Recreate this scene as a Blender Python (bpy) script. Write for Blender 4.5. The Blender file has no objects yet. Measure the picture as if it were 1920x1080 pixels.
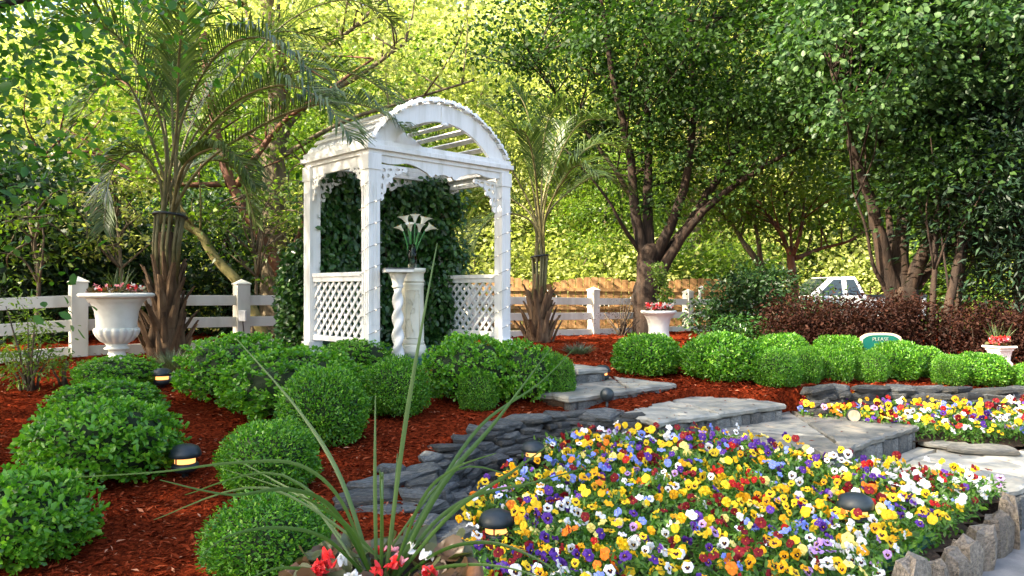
import bpy, math, random
import numpy as np
from mathutils import Vector, Matrix, Euler

R = math.radians
rng = np.random.default_rng(7)
random.seed(7)
sc = bpy.context.scene
col = sc.collection

# ------------------------------------------------------------ camera
F = 1400.0           # focal length in photo pixels (1920 wide)
EYE = 1.55
HZ = 545.0           # horizon row
cd = bpy.data.cameras.new('camera')
cam = bpy.data.objects.new('camera', cd)
col.objects.link(cam)
cam.location = (0, 0, EYE)
cam.rotation_euler = (R(90), 0, 0)
cd.sensor_width = 36
cd.lens = F / 1920 * 36
cd.shift_y = 5 / 1920
cd.clip_start = 0.05
cd.clip_end = 400
sc.camera = cam

# ------------------------------------------------------------ sky, sun, exposure
SUN = Vector((-0.70, -0.36, 0.62)).normalized()      # towards the sun
w = bpy.data.worlds.new('World')
sc.world = w
w.use_nodes = True
nt = w.node_tree
sky = nt.nodes.new('ShaderNodeTexSky')
sky.sky_type = 'NISHITA'
sky.sun_disc = False
sky.sun_elevation = math.asin(SUN.z)
sky.sun_rotation = math.atan2(SUN.x, SUN.y) % (2 * math.pi)
sky.air_density = 1.0
sky.dust_density = 4.0
sky.ozone_density = 0.6
bg = nt.nodes['Background']
bg.inputs['Strength'].default_value = 0.15
nt.links.new(sky.outputs[0], bg.inputs[0])

sd = bpy.data.lights.new('sun', 'SUN')
sd.energy = 5.0
sd.angle = R(0.55)
sd.color = (1.0, 0.86, 0.66)
sun = bpy.data.objects.new('sun', sd)
col.objects.link(sun)
sun.rotation_euler = (-SUN).to_track_quat('-Z', 'Y').to_euler()

vs = sc.view_settings
vs.view_transform = 'Standard'
vs.look = 'None'
vs.gamma = 1
vs.use_curve_mapping = False
vs.exposure = 2.25
sc.cycles.use_denoising = True
sc.cycles.max_bounces = 8
sc.cycles.transparent_max_bounces = 8
sc.cycles.diffuse_bounces = 4
sc.cycles.glossy_bounces = 2
sc.cycles.transmission_bounces = 5
sc.cycles.sample_clamp_indirect = 6.0
sc.cycles.caustics_reflective = False
sc.cycles.caustics_refractive = False

# ------------------------------------------------------------ materials
MATS = {}
def nodes_of(m):
    m.use_nodes = True
    t = m.node_tree
    return t, t.nodes, t.links, t.nodes['Principled BSDF']

def mat(name, c1, c2=None, rough=0.6, scale=8.0, bump=0.0, bscale=30.0, detail=4.0, spec=0.4, stretch=(1, 1, 1), c3=None, metallic=0.0):
    if name in MATS:
        return MATS[name]
    m = bpy.data.materials.new(name)
    t, n, l, b = nodes_of(m)
    tc = n.new('ShaderNodeTexCoord')
    mp = n.new('ShaderNodeMapping'); mp.inputs['Scale'].default_value = stretch
    l.new(tc.outputs['Object'], mp.inputs[0])
    if c2 is not None:
        nz = n.new('ShaderNodeTexNoise'); nz.inputs['Scale'].default_value = scale; nz.inputs['Detail'].default_value = detail
        l.new(mp.outputs[0], nz.inputs['Vector'])
        cr = n.new('ShaderNodeValToRGB')
        cr.color_ramp.elements[0].position = 0.32; cr.color_ramp.elements[0].color = (*c1, 1)
        cr.color_ramp.elements[1].position = 0.68; cr.color_ramp.elements[1].color = (*c2, 1)
        if c3 is not None:
            e = cr.color_ramp.elements.new(0.5); e.color = (*c3, 1)
        l.new(nz.outputs['Fac'], cr.inputs[0])
        l.new(cr.outputs[0], b.inputs['Base Color'])
    else:
        b.inputs['Base Color'].default_value = (*c1, 1)
    b.inputs['Roughness'].default_value = rough
    b.inputs['Specular IOR Level'].default_value = spec
    b.inputs['Metallic'].default_value = metallic
    if bump:
        nb = n.new('ShaderNodeTexNoise'); nb.inputs['Scale'].default_value = bscale; nb.inputs['Detail'].default_value = 6
        l.new(mp.outputs[0], nb.inputs['Vector'])
        bp = n.new('ShaderNodeBump'); bp.inputs['Strength'].default_value = bump; bp.inputs['Distance'].default_value = 0.02
        l.new(nb.outputs['Fac'], bp.inputs['Height'])
        l.new(bp.outputs[0], b.inputs['Normal'])
    MATS[name] = m
    return m

def leafmat(name, cols, trans=0.35, rough=0.45, tcol=None, spec=0.4, tmul=(1.7, 1.9, 0.7)):
    """leaf: colour by the leaf's own random value, some light passing through"""
    if name in MATS:
        return MATS[name]
    m = bpy.data.materials.new(name)
    t, n, l, b = nodes_of(m)
    at = n.new('ShaderNodeAttribute'); at.attribute_name = 'rnd'
    cr = n.new('ShaderNodeValToRGB')
    els = cr.color_ramp.elements
    els[0].color = (*cols[0], 1); els[0].position = 0
    els[1].color = (*cols[-1], 1); els[1].position = 1
    for i, c in enumerate(cols[1:-1]):
        e = els.new((i + 1) / (len(cols) - 1)); e.color = (*c, 1)
    l.new(at.outputs['Fac'], cr.inputs[0])
    l.new(cr.outputs[0], b.inputs['Base Color'])
    b.inputs['Roughness'].default_value = rough
    b.inputs['Specular IOR Level'].default_value = spec
    if trans > 0:
        tr = n.new('ShaderNodeBsdfTranslucent')
        if tcol is None:
            mx = n.new('ShaderNodeMix'); mx.data_type = 'RGBA'; mx.blend_type = 'MULTIPLY'; mx.inputs[0].default_value = 1
            l.new(cr.outputs[0], mx.inputs[6]); mx.inputs[7].default_value = (*tmul, 1)
            l.new(mx.outputs[2], tr.inputs[0])
        else:
            tr.inputs[0].default_value = (*tcol, 1)
        ms = n.new('ShaderNodeMixShader'); ms.inputs[0].default_value = trans
        l.new(b.outputs[0], ms.inputs[1]); l.new(tr.outputs[0], ms.inputs[2])
        l.new(ms.outputs[0], n['Material Output'].inputs[0])
    MATS[name] = m
    return m

def glow(name, c, strength):
    m = bpy.data.materials.new(name)
    t, n, l, b = nodes_of(m)
    b.inputs['Base Color'].default_value = (*c, 1)
    b.inputs['Emission Color'].default_value = (*c, 1)
    b.inputs['Emission Strength'].default_value = strength
    MATS[name] = m
    return m

def glass(name, c=(1, 1, 1), rough=0.02):
    m = bpy.data.materials.new(name)
    t, n, l, b = nodes_of(m)
    b.inputs['Base Color'].default_value = (*c, 1)
    b.inputs['Roughness'].default_value = rough
    b.inputs['Transmission Weight'].default_value = 1.0
    b.inputs['IOR'].default_value = 1.3
    MATS[name] = m
    return m

# ------------------------------------------------------------ mesh helpers
ORG = {}
def setp(o, label=None, cat=None, group=None, kind=None):
    if label: o['label'] = label
    if cat: o['category'] = cat
    if group: o['group'] = group
    if kind: o['kind'] = kind
    return o

def thing(name, label, cat, loc=(0, 0, 0), group=None, rz=0.0):
    o = bpy.data.objects.new(name, None)
    o.empty_display_size = 0.2
    col.objects.link(o)
    o.location = loc
    o.rotation_euler = (0, 0, rz)
    ORG[o.name] = Vector(loc)
    return setp(o, label, cat, group)

def place(name, me, parent=None, loc=None, kind=None):
    o = bpy.data.objects.new(name, me)
    col.objects.link(o)
    if parent is not None:
        o.parent = parent
    if loc is not None:
        o.location = loc
    if kind:
        o['kind'] = kind
    return o

def npmesh(name, V, Fc, mats, midx=None, smooth=False, rnd=None):
    """V (n,3), Fc (m,k) of one face size"""
    V = np.ascontiguousarray(V, dtype=np.float32); Fc = np.ascontiguousarray(Fc, dtype=np.int32)
    me = bpy.data.meshes.new(name)
    me.vertices.add(len(V)); me.vertices.foreach_set('co', V.ravel())
    m, k = Fc.shape
    me.loops.add(m * k); me.loops.foreach_set('vertex_index', Fc.ravel())
    me.polygons.add(m); me.polygons.foreach_set('loop_start', np.arange(m, dtype=np.int32) * k)
    if midx is not None:
        me.polygons.foreach_set('material_index', np.ascontiguousarray(midx, dtype=np.int32))
    if smooth:
        me.polygons.foreach_set('use_smooth', np.ones(m, dtype=bool))
    if rnd is not None:
        a = me.attributes.new('rnd', 'FLOAT', 'POINT'); a.data.foreach_set('value', np.ascontiguousarray(rnd, dtype=np.float32))
    me.update(calc_edges=True)
    me.validate()
    for mm in (mats if isinstance(mats, (list, tuple)) else [mats]):
        me.materials.append(mm)
    return me

class MB:
    """collects pieces of ONE part"""
    def __init__(s):
        s.v = []; s.f = []; s.m = []; s.sm = []
    def add(s, vs_, fs, mi=0, smooth=False):
        o = len(s.v)
        s.v.extend([tuple(p) for p in vs_])
        for f in fs:
            s.f.append([o + i for i in f]); s.m.append(mi); s.sm.append(smooth)
        return s
    def box(s, a, b, mi=0, M=None):
        x0, y0, z0 = a; x1, y1, z1 = b
        vv = [Vector(p) for p in ((x0, y0, z0), (x1, y0, z0), (x1, y1, z0), (x0, y1, z0), (x0, y0, z1), (x1, y0, z1), (x1, y1, z1), (x0, y1, z1))]
        if M is not None: vv = [M @ p for p in vv]
        return s.add(vv, [(0, 3, 2, 1), (4, 5, 6, 7), (0, 1, 5, 4), (1, 2, 6, 5), (2, 3, 7, 6), (3, 0, 4, 7)], mi)
    def bar(s, p, q, wd, ht, up=(0, 0, 1), mi=0):
        p = Vector(p); q = Vector(q); d = (q - p); L = d.length; d.normalize()
        u = Vector(up); sx = d.cross(u).normalized(); u = sx.cross(d)
        vv = []
        for e in (p, q):
            for (a, b) in ((-1, -1), (1, -1), (1, 1), (-1, 1)):
                vv.append(e + sx * a * wd / 2 + u * b * ht / 2)
        return s.add(vv, [(0, 1, 2, 3), (7, 6, 5, 4), (0, 4, 5, 1), (1, 5, 6, 2), (2, 6, 7, 3), (3, 7, 4, 0)], mi)
    def tube(s, pts, rad, n=8, mi=0, cap=True, smooth=True):
        pts = [Vector(p) for p in pts]
        if not isinstance(rad, (list, tuple, np.ndarray)): rad = [rad] * len(pts)
        vv = []; ff = []
        ref = None
        for i, p in enumerate(pts):
            d = (pts[min(i + 1, len(pts) - 1)] - pts[max(i - 1, 0)])
            if d.length < 1e-9: d = Vector((0, 0, 1))
            d.normalize()
            if ref is None:
                ref = Vector((1, 0, 0)) if abs(d.x) < 0.9 else Vector((0, 1, 0))
            a = (ref - d * ref.dot(d)).normalized(); ref = a
            b = d.cross(a)
            for k in range(n):
                t = 2 * math.pi * k / n
                vv.append(p + (a * math.cos(t) + b * math.sin(t)) * rad[i])
        for i in range(len(pts) - 1):
            for k in range(n):
                k2 = (k + 1) % n
                ff.append((i * n + k, i * n + k2, (i + 1) * n + k2, (i + 1) * n + k))
        s.add(vv, ff, mi, smooth)
        if cap:
            o = len(s.v) - len(vv)
            s.f.append([o + k for k in range(n)][::-1]); s.m.append(mi); s.sm.append(False)
            e = o + (len(pts) - 1) * n
            s.f.append([e + k for k in range(n)]); s.m.append(mi); s.sm.append(False)
        return s
    def lathe(s, prof, n=32, c=(0, 0, 0), mi=0, fn=None, smooth=True, cap=True):
        vv = []; ff = []
        for j, (r, z) in enumerate(prof):
            for k in range(n):
                t = 2 * math.pi * k / n
                rr = r if fn is None else fn(r, z, t)
                vv.append((c[0] + rr * math.cos(t), c[1] + rr * math.sin(t), c[2] + z))
        for j in range(len(prof) - 1):
            for k in range(n):
                k2 = (k + 1) % n
                ff.append((j * n + k, j * n + k2, (j + 1) * n + k2, (j + 1) * n + k))
        if cap:
            ff.append(tuple(range(n))[::-1]); ff.append(tuple((len(prof) - 1) * n + k for k in range(n)))
        return s.add(vv, ff, mi, smooth)
    def mesh(s, name, mats):
        me = bpy.data.meshes.new(name)
        me.from_pydata([tuple(p) for p in s.v], [], s.f)
        me.polygons.foreach_set('material_index', s.m)
        me.polygons.foreach_set('use_smooth', s.sm)
        for mm in (mats if isinstance(mats, (list, tuple)) else [mats]):
            me.materials.append(mm)
        me.update()
        return me
    def build(s, name, mats, parent=None, world=True, kind=None, bevel=0.0):
        if parent is not None and world:
            o = parent; off = Vector((0, 0, 0))
            while o is not None:
                off += Vector(o.location); o = o.parent
            s.v = [(p[0] - off.x, p[1] - off.y, p[2] - off.z) for p in s.v]
        ob = place(name, s.mesh(name, mats), parent, kind=kind)
        if bevel:
            md = ob.modifiers.new('bevel', 'BEVEL'); md.width = bevel; md.segments = 2; md.limit_method = 'ANGLE'; md.angle_limit = R(50)
        return ob

TPL = {
    'quad': (np.array([(0, 0, 0), (.42, .5, .07), (1, 0, -.06), (.42, -.5, .07)]), np.array([(0, 1, 2, 3)])),
    'leaf': (np.array([(0, 0, 0), (.28, .40, .07), (.70, .44, .05), (1, 0, -.06), (.70, -.44, .05), (.28, -.40, .07)]), np.array([(0, 1, 2, 3), (0, 3, 4, 5)])),
    'spoon': (np.array([(0, 0, 0), (.35, .26, .04), (.75, .50, .07), (1, 0.0, -.02), (.75, -.50, .07), (.35, -.26, .04)]), np.array([(0, 1, 2, 3), (0, 3, 4, 5)])),
}
def unit(a):
    return a / np.maximum(np.linalg.norm(a, axis=-1, keepdims=True), 1e-9)

def leafmesh(name, P, D, N, L, W, m, tpl='leaf', rnd=None):
    t, fc = TPL[tpl]
    n = len(P)
    D = unit(D); S = unit(np.cross(D, N)); N = np.cross(S, D)
    L = np.broadcast_to(np.asarray(L, float), (n,)); W = np.broadcast_to(np.asarray(W, float), (n,))
    V = P[:, None, :] + D[:, None, :] * (t[None, :, 0:1] * L[:, None, None]) + S[:, None, :] * (t[None, :, 1:2] * W[:, None, None]) + N[:, None, :] * (t[None, :, 2:3] * L[:, None, None])
    k = len(t)
    Fc = (np.arange(n)[:, None, None] * k + fc[None]).reshape(-1, fc.shape[1])
    if rnd is None: rnd = rng.random(n)
    return npmesh(name, V.reshape(-1, 3), Fc, m, rnd=np.repeat(rnd, k))

def rdir(n, g=rng):
    return unit(g.normal(size=(n, 3)))

# ------------------------------------------------------------ terrain and pixel helpers
LOW = [(-14, -4), (-14, 2.5), (-.35, 2.5), (-.25, 3.3), (-.48, 4.05), (-.64, 4.8), (-.55, 5.3), (-.3, 5.8), (.1, 6.22), (.6, 6.38), (.95, 6.3), (1.45, 7.0), (1.8, 7.3), (2.5, 7.05), (2.75, 7.38), (3.5, 7.45), (4.5, 7.45), (14, 7.6), (14, -4)]
def inside(x, y, poly):
    x = np.asarray(x, float); y = np.asarray(y, float)
    r = np.zeros(x.shape, bool)
    n = len(poly)
    for i in range(n):
        x0, y0 = poly[i]; x1, y1 = poly[(i + 1) % n]
        c = ((y0 > y) != (y1 > y)) & (x < (x1 - x0) * (y - y0) / ((y1 - y0) if y1 != y0 else 1e-9) + x0)
        r ^= c
    return r
def h(x, y):
    x = np.asarray(x, float); y = np.asarray(y, float)
    b = np.interp(y, [0, 2, 3.3, 6.5, 7.6, 9.5, 11, 16, 20, 24, 60], [.0, .12, .22, .50, .59, .72, .72, .62, .56, .25, .2])
    b = b + .15 * np.exp(-(((x + .9) / 1.7) ** 2 + ((y - 8.5) / 1.4) ** 2))
    b = b - .05 * np.clip(x - 2.5, 0, 5) * np.clip((y - 6.5) / 1.0, 0, 1) * np.clip((17 - y) / 4, 0, 1)
    b = b + .012 * np.sin(x * 3.1 + 1) * np.sin(y * 2.7)
    return b
def W3(px, py, Y):
    return Vector(((px - 960) / F * Y, Y, EYE - (py - HZ) / F * Y))
def G(px, py, Z=None):
    """where the pixel's ray meets the ground (or the level Z)"""
    if Z is not None:
        Y = (EYE - Z) * F / (py - HZ)
        return Vector(((px - 960) / F * Y, Y, Z))
    Y = np.arange(2.0, 60, .01)
    g = (EYE - (py - HZ) / F * Y) <= h((px - 960) / F * Y, Y)
    i = int(np.argmax(g))
    y = float(Y[i]); x = (px - 960) / F * y
    return Vector((x, y, float(h(x, y))))
def hz(x, y):
    return float(h(x, y))
# ============================================================ materials of the setting
def ramp_mix(name, cols, scale, bump, bscale, rough=.85, stretch=(1, 1, 1), vor=False):
    return mat(name, cols[0], cols[1], rough=rough, scale=scale, bump=bump, bscale=bscale, stretch=stretch, c3=cols[2] if len(cols) > 2 else None, spec=.25)
M_mulch = ramp_mix('mulch', [(.035, .006, .003), (.21, .031, .010), (.12, .018, .006)], 38, 1.0, 60)
M_mulch.node_tree.nodes['Principled BSDF'].inputs['Specular IOR Level'].default_value = 0
M_chip = leafmat('mulch_chip', [(.03, .005, .003), (.15, .020, .007), (.24, .038, .013), (.32, .078, .032), (.50, .24, .14)], trans=0, rough=.95, spec=0)
M_soil = ramp_mix('soil', [(.025, .016, .010), (.07, .045, .028)], 30, .8, 60)
M_litter = ramp_mix('leaf_litter', [(.06, .035, .015), (.20, .12, .05), (.10, .09, .03)], 9, .8, 25)
M_pave = ramp_mix('pavement_concrete', [(.14, .145, .145), (.22, .22, .215), (.18, .18, .178)], 6, .25, 120, rough=.8)
def slate_mat(name, cols, tan=.0):
    m = mat(name, cols[0], cols[1], rough=.62, scale=5, bump=1.0, bscale=11, c3=cols[2], spec=.45, stretch=(1, 1, 3))
    t = m.node_tree; n = t.nodes; l = t.links; b = n['Principled BSDF']
    old = b.inputs['Base Color'].links[0].from_socket
    oi = n.new('ShaderNodeObjectInfo')
    hs = n.new('ShaderNodeHueSaturation')
    mr = n.new('ShaderNodeMapRange'); mr.inputs[3].default_value = .55; mr.inputs[4].default_value = 1.7
    l.new(oi.outputs['Random'], mr.inputs[0]); l.new(mr.outputs[0], hs.inputs['Value'])
    l.new(old, hs.inputs['Color'])
    # lichen and rust blotches
    tc = n.new('ShaderNodeTexCoord'); nz = n.new('ShaderNodeTexNoise'); nz.inputs['Scale'].default_value = 7; nz.inputs['Detail'].default_value = 5
    l.new(tc.outputs['Object'], nz.inputs['Vector'])
    cr = n.new('ShaderNodeValToRGB'); cr.color_ramp.elements[0].position = .56; cr.color_ramp.elements[1].position = .72
    cr.color_ramp.elements[0].color = (0, 0, 0, 1); cr.color_ramp.elements[1].color = (.75, .75, .75, 1)
    l.new(nz.outputs['Fac'], cr.inputs[0])
    mx = n.new('ShaderNodeMix'); mx.data_type = 'RGBA'; mx.inputs[7].default_value = cols[3] + (1,)
    l.new(cr.outputs[0], mx.inputs[0]); l.new(hs.outputs[0], mx.inputs[6]); l.new(mx.outputs[2], b.inputs['Base Color'])
    return m
M_slate = slate_mat('slate', [(.026, .029, .031), (.10, .105, .102), (.052, .057, .058), (.17, .145, .105)])
M_flag = slate_mat('flagstone', [(.125, .128, .115), (.29, .275, .232), (.20, .198, .172), (.34, .285, .205)])
M_rock = slate_mat('field_stone', [(.09, .075, .055), (.27, .225, .17), (.18, .15, .115), (.24, .20, .12)])
M_riser = slate_mat('riser_stone', [(.07, .075, .075), (.20, .20, .185), (.13, .135, .13), (.24, .21, .17)])

# ============================================================ ground sheets
def grid(name, x0, x1, y0, y1, st, zf, m, keep=None):
    xs = np.arange(x0, x1 + st * .5, st); ys = np.arange(y0, y1 + st * .5, st)
    X, Y = np.meshgrid(xs, ys)
    Z = zf(X, Y)
    V = np.stack([X, Y, Z], -1).reshape(-1, 3)
    nx, ny = len(xs), len(ys)
    i = np.arange(nx - 1)[None, :] + np.arange(ny - 1)[:, None] * nx
    Fc = np.stack([i, i + 1, i + 1 + nx, i + nx], -1).reshape(-1, 4)
    if keep is not None:
        c = V[Fc].mean(1); Fc = Fc[keep(c[:, 0], c[:, 1])]
    o = place(name, npmesh(name, V, Fc, m, smooth=True))
    return setp(o, kind='structure')
def zm(X, Y):
    low = inside(X, Y, LOW)
    n = .018 * np.sin(X * 9.1 + np.sin(Y * 7) * 1.3) * np.sin(Y * 8.3 + 1.7)
    return np.where(low, -.40, h(X, Y) + n)
grid('mulch_bed', -10, 10, 2, 17.5, .07, zm, M_mulch)
grid('ground', -70, 70, -20, 110, 1.0, lambda X, Y: np.where(Y < 3, -.5, np.where((np.abs(X) < 9.5) & (Y < 17), -.5, h(X, Y) - .03)), M_litter)
mb = MB(); mb.add([(-14, -8, -.08), (16, -8, -.08), (16, 9, -.08), (4.9, 6.4, -.08), (3.38, 5.0, -.08), (1.0, 2.75, -.08), (-14, 2.55, -.08)], [tuple(range(7))])
setp(mb.build('pavement', M_pave), kind='structure')

BED1 = [(2.42, 5.40), (3.32, 5.02), (1.0, 2.95), (-.3, 2.9), (-.42, 4.1), (-.52, 4.8), (-.40, 5.4), (-.05, 5.95), (.45, 6.25), (.95, 6.12), (1.22, 5.95), (1.62, 6.12), (2.28, 5.46)]
BED1P = [(2.42, 5.40), (3.32, 5.02), (1.0, 2.95), (-.2, 2.9), (-.30, 4.1), (-.27, 4.65), (-.05, 5.15), (.18, 5.7), (.5, 6.0), (.95, 6.0), (1.22, 5.93), (1.62, 6.10), (2.28, 5.44)]
BED2 = [(3.05, 6.75), (3.72, 6.55), (4.5, 6.42), (7.5, 6.35), (8.5, 7.5), (2.9, 7.45), (2.72, 7.1)]
def bz1(x, y): return np.interp(y, [2.8, 3.4, 4.5, 6.3], [.0, .03, .10, .33])
def bz2(x, y): return np.interp(y, [6.3, 7.5], [.19, .33])
for nm, B, zf in (('flower_bed_soil', BED1, bz1), ('flower_bed_soil', BED2, bz2)):
    xs = [p[0] for p in B]; ys = [p[1] for p in B]
    grid(nm, min(xs), max(xs), min(ys), max(ys), .1, lambda X, Y: zf(X, Y) + .012 * np.sin(X * 17) * np.sin(Y * 15), M_soil, keep=lambda x, y: inside(x, y, B))

# mulch chips lying on the bed
def chips(n, x0, x1, y0, y1, smin, smax):
    x = rng.uniform(x0, x1, n); y = rng.uniform(y0, y1, n)
    k = ~inside(x, y, LOW) & (np.abs(x) < y * .70 + .4)
    x, y = x[k], y[k]
    z = zm(x, y) + rng.uniform(.0, .018, len(x))
    a = rng.uniform(0, 2 * np.pi, len(x))
    D = np.stack([np.cos(a), np.sin(a), rng.normal(0, .28, len(x))], -1)
    N = np.stack([rng.normal(0, .35, len(x)), rng.normal(0, .35, len(x)), np.ones(len(x))], -1)
    L = rng.uniform(smin, smax, len(x)) * rng.choice([.6, 1, 1, 1.5], len(x))
    return np.stack([x, y, z], -1), D, N, L, L * rng.uniform(.14, .34, len(x))
cs = [chips(34000, -5, 1, 2.6, 5.6, .02, .05), chips(26000, -7, 3.5, 5.4, 9.2, .03, .065), chips(12000, 1, 7, 7, 10, .03, .07), chips(9000, -7, 8, 9, 17, .05, .10)]
def strays(n, poly, zt):
    xs_ = [p[0] for p in poly]; ys_ = [p[1] for p in poly]
    x = rng.uniform(min(xs_), max(xs_), n); y = rng.uniform(min(ys_), max(ys_), n); k = inside(x, y, poly); x, y = x[k], y[k]; m = len(x); a = rng.uniform(0, 6.28, m)
    L = rng.uniform(.015, .045, m)
    return np.stack([x, y, np.full(m, zt + .006)], -1), np.stack([np.cos(a), np.sin(a), np.zeros(m)], -1), np.stack([rng.normal(0, .15, m), rng.normal(0, .15, m), np.ones(m)], -1), L, L * .25
cs += [strays(60, [(2.34, 5.46), (3.6, 6.6), (2.8, 7.4), (1.6, 6.3)], .36), strays(110, [(1.19, 5.94), (2.53, 6.87), (1.9, 7.6), (.6, 6.6)], .51), strays(130, [(.52, 6.4), (1.63, 7.39), (1.1, 8), (0, 7)], .64), strays(60, [(2.5, 5.36), (3.36, 5.03), (5, 6.5), (3.7, 6.5)], .178)]
P, D, N, L, Wd = [np.concatenate([c[i] for c in cs]) for i in range(5)]
rr = rng.beta(2, 2.4, len(P)); rr = np.where(rng.random(len(P)) < .035, rng.uniform(.85, 1, len(P)), rr * .82)
o = place('mulch_chips', leafmesh('mulch_chips', P, D, N, L, Wd, M_chip, 'quad', rr))
setp(o, 'shredded red bark mulch covering the garden beds', 'mulch', kind='stuff')

# ============================================================ stones
def rock_mesh(name, m, n=9, seed=0, rough=.12, top=.84, zj=.10, rj=.42, e=1.0):
    """one irregular slab, 2 wide 2 deep 1 high"""
    g = random.Random(seed)
    rad = [1 + g.uniform(-rj, .14 if rj > .2 else .02) for _ in range(n)]
    ph = [2 * math.pi * (k + g.uniform(-.25, .25)) / n for k in range(n)]
    mb = MB(); rings = [(.86, 0.0), (1.0, .22), (1.02, .70), (top, 1.0)]
    vv = []
    for (s, z) in rings:
        for k in range(n):
            q = s * rad[k] * (1 + g.uniform(-rough, rough) * .5)
            vv.append((q * math.cos(ph[k]), q * math.sin(ph[k]), z + g.uniform(-zj, zj)))
    ff = []
    for j in range(3):
        for k in range(n):
            ff.append((j * n + k, j * n + (k + 1) % n, (j + 1) * n + (k + 1) % n, (j + 1) * n + k))
    vv += [(g.uniform(-.2, .2), g.uniform(-.2, .2), 1.0 + g.uniform(-.08, .12)), (0, 0, 0)]
    t = len(vv) - 2
    for k in range(n):
        ff.append((3 * n + k, 3 * n + (k + 1) % n, t)); ff.append(((k + 1) % n, k, t + 1))
    mb.add(vv, ff)
    return mb.mesh(name, m)
SLATES = [rock_mesh('slate', M_slate, n=random.choice([6, 7, 8, 9]), seed=s, zj=.16, rough=.2) for s in range(10)]
ROCKS = [rock_mesh('rock', M_rock, n=8, seed=40 + s, rough=.25, top=.78, zj=.10) for s in range(6)]
RISERS = [rock_mesh('riser', M_riser, n=8, seed=70 + s, rough=.1, top=.95, zj=.05, rj=.08) for s in range(6)]
FSTONE = [rock_mesh('flag', M_flag, n=10, seed=90 + s, rough=.1, top=.93, zj=.04) for s in range(4)]
def stone(name, me, parent, c, a, b, t, yaw, tilt=(0, 0)):
    off = Vector((0, 0, 0)); q = parent
    while q is not None:
        off += Vector(q.location); q = q.parent
    o = place(name, me, parent, Vector(c) - off)
    o.rotation_euler = (tilt[0], tilt[1], yaw); o.scale = (a, b, t)
    return o
def polyline(pts, n):
    P = np.array(pts, float); s = np.r_[0, np.cumsum(np.linalg.norm(np.diff(P, axis=0), axis=1))]
    u = np.linspace(0, s[-1], n)
    return np.stack([np.interp(u, s, P[:, k]) for k in range(P.shape[1])], -1), s[-1]

def dry_wall(label, line, zbot, ztop, nrow, seed, wl=(.13, .26), lean=.05, out=(1, 0)):
    g = random.Random(seed)
    root = thing('dry_stone_wall', label, 'stone wall', (line[0][0], line[0][1], 0))
    P, Ln = polyline(line, 200)
    for r in range(nrow):
        s = g.uniform(-.1, 0)
        while s < Ln - .04:
            a = g.uniform(*wl) * (1.15 if r == nrow - 1 else 1)
            i = min(199, max(0, int((s + a) / Ln * 199)))
            p = P[i]; q = P[min(199, i + 4)] - P[max(0, i - 4)]
            yaw = math.atan2(q[1], q[0]); nx, ny = math.sin(yaw), -math.cos(yaw)
            zb = zbot(*p); zt = ztop(*p); th = (zt - zb) / nrow
            off = lean * (nrow - 1 - r) / max(1, nrow - 1) + g.uniform(-.025, .025)
            z = zb + th * r - .01
            b = g.uniform(.08, .14) * (1.25 if r == nrow - 1 else 1)
            t = th * g.uniform(.75, 1.08) + .012
            stone('slate_stone', g.choice(SLATES), root, (p[0] + nx * off, p[1] + ny * off, z), a * 1.06, b, t, yaw + g.uniform(-.2, .2) + (math.pi if g.random() < .5 else 0), (g.uniform(-.12, .12), g.uniform(-.09, .09)))
            s += a * 2 * g.uniform(.64, .78)
    return root
# wall between the mulch and the pansies: sloping outwards towards the flowers
wl1 = [(1.05, 6.22), (.6, 6.36), (.1, 6.2), (-.3, 5.78), (-.52, 5.3), (-.62, 4.85), (-.56, 4.45)]
w1 = dry_wall('low dry stone wall of dark slate curving around the large pansy bed', wl1, lambda x, y: float(bz1(x, y)) - .03, lambda x, y: hz(x, y) + .04, 7, 3, wl=(.06, .19), lean=-.27)
# the broad slabs at its low end
for i, (px, py, z, a, b, t, yaw) in enumerate([
        (720, 905, .335, .30, .15, .05, .55), (690, 935, .30, .27, .17, .06, .5), (745, 955, .27, .26, .15, .055, .3), (800, 935, .25, .13, .15, .09, 1.3),
        (775, 985, .22, .25, .15, .06, .2), (830, 1000, .15, .24, .16, .06, -.1), (800, 1035, .14, .24, .15, .06, .2), (880, 1035, .07, .12, .10, .10, .6),
        (845, 1066, .09, .22, .16, .06, -.2), (905, 1062, .05, .12, .09, .09, .2), (790, 1078, .12, .25, .15, .06, .3), (900, 1110, .02, .18, .13, .08, 0), (820, 1120, .06, .26, .17, .07, .1),
        (835, 905, .22, .14, .10, .08, .7), (860, 940, .16, .12, .09, .07, .9), (735, 880, .37, .10, .07, .04, .2)]):
    p = G(px, py, z + t * .5)
    stone('slate_slab', SLATES[i % 10], w1, (p.x, p.y, z - .01), a, b, t + .02, yaw, (random.uniform(-.08, .08), random.uniform(-.08, .06)))
wl2 = [(2.80, 7.14), (3.15, 7.34), (3.7, 7.42), (4.4, 7.42), (5.2, 7.46), (6.3, 7.5)]
dry_wall('low ledge of stacked slate behind the far pansies, below the clipped bushes', wl2, lambda x, y: .22, lambda x, y: .62 - .015 * (x - 2.8), 7, 9, wl=(.08, .30), lean=.16)

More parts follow.
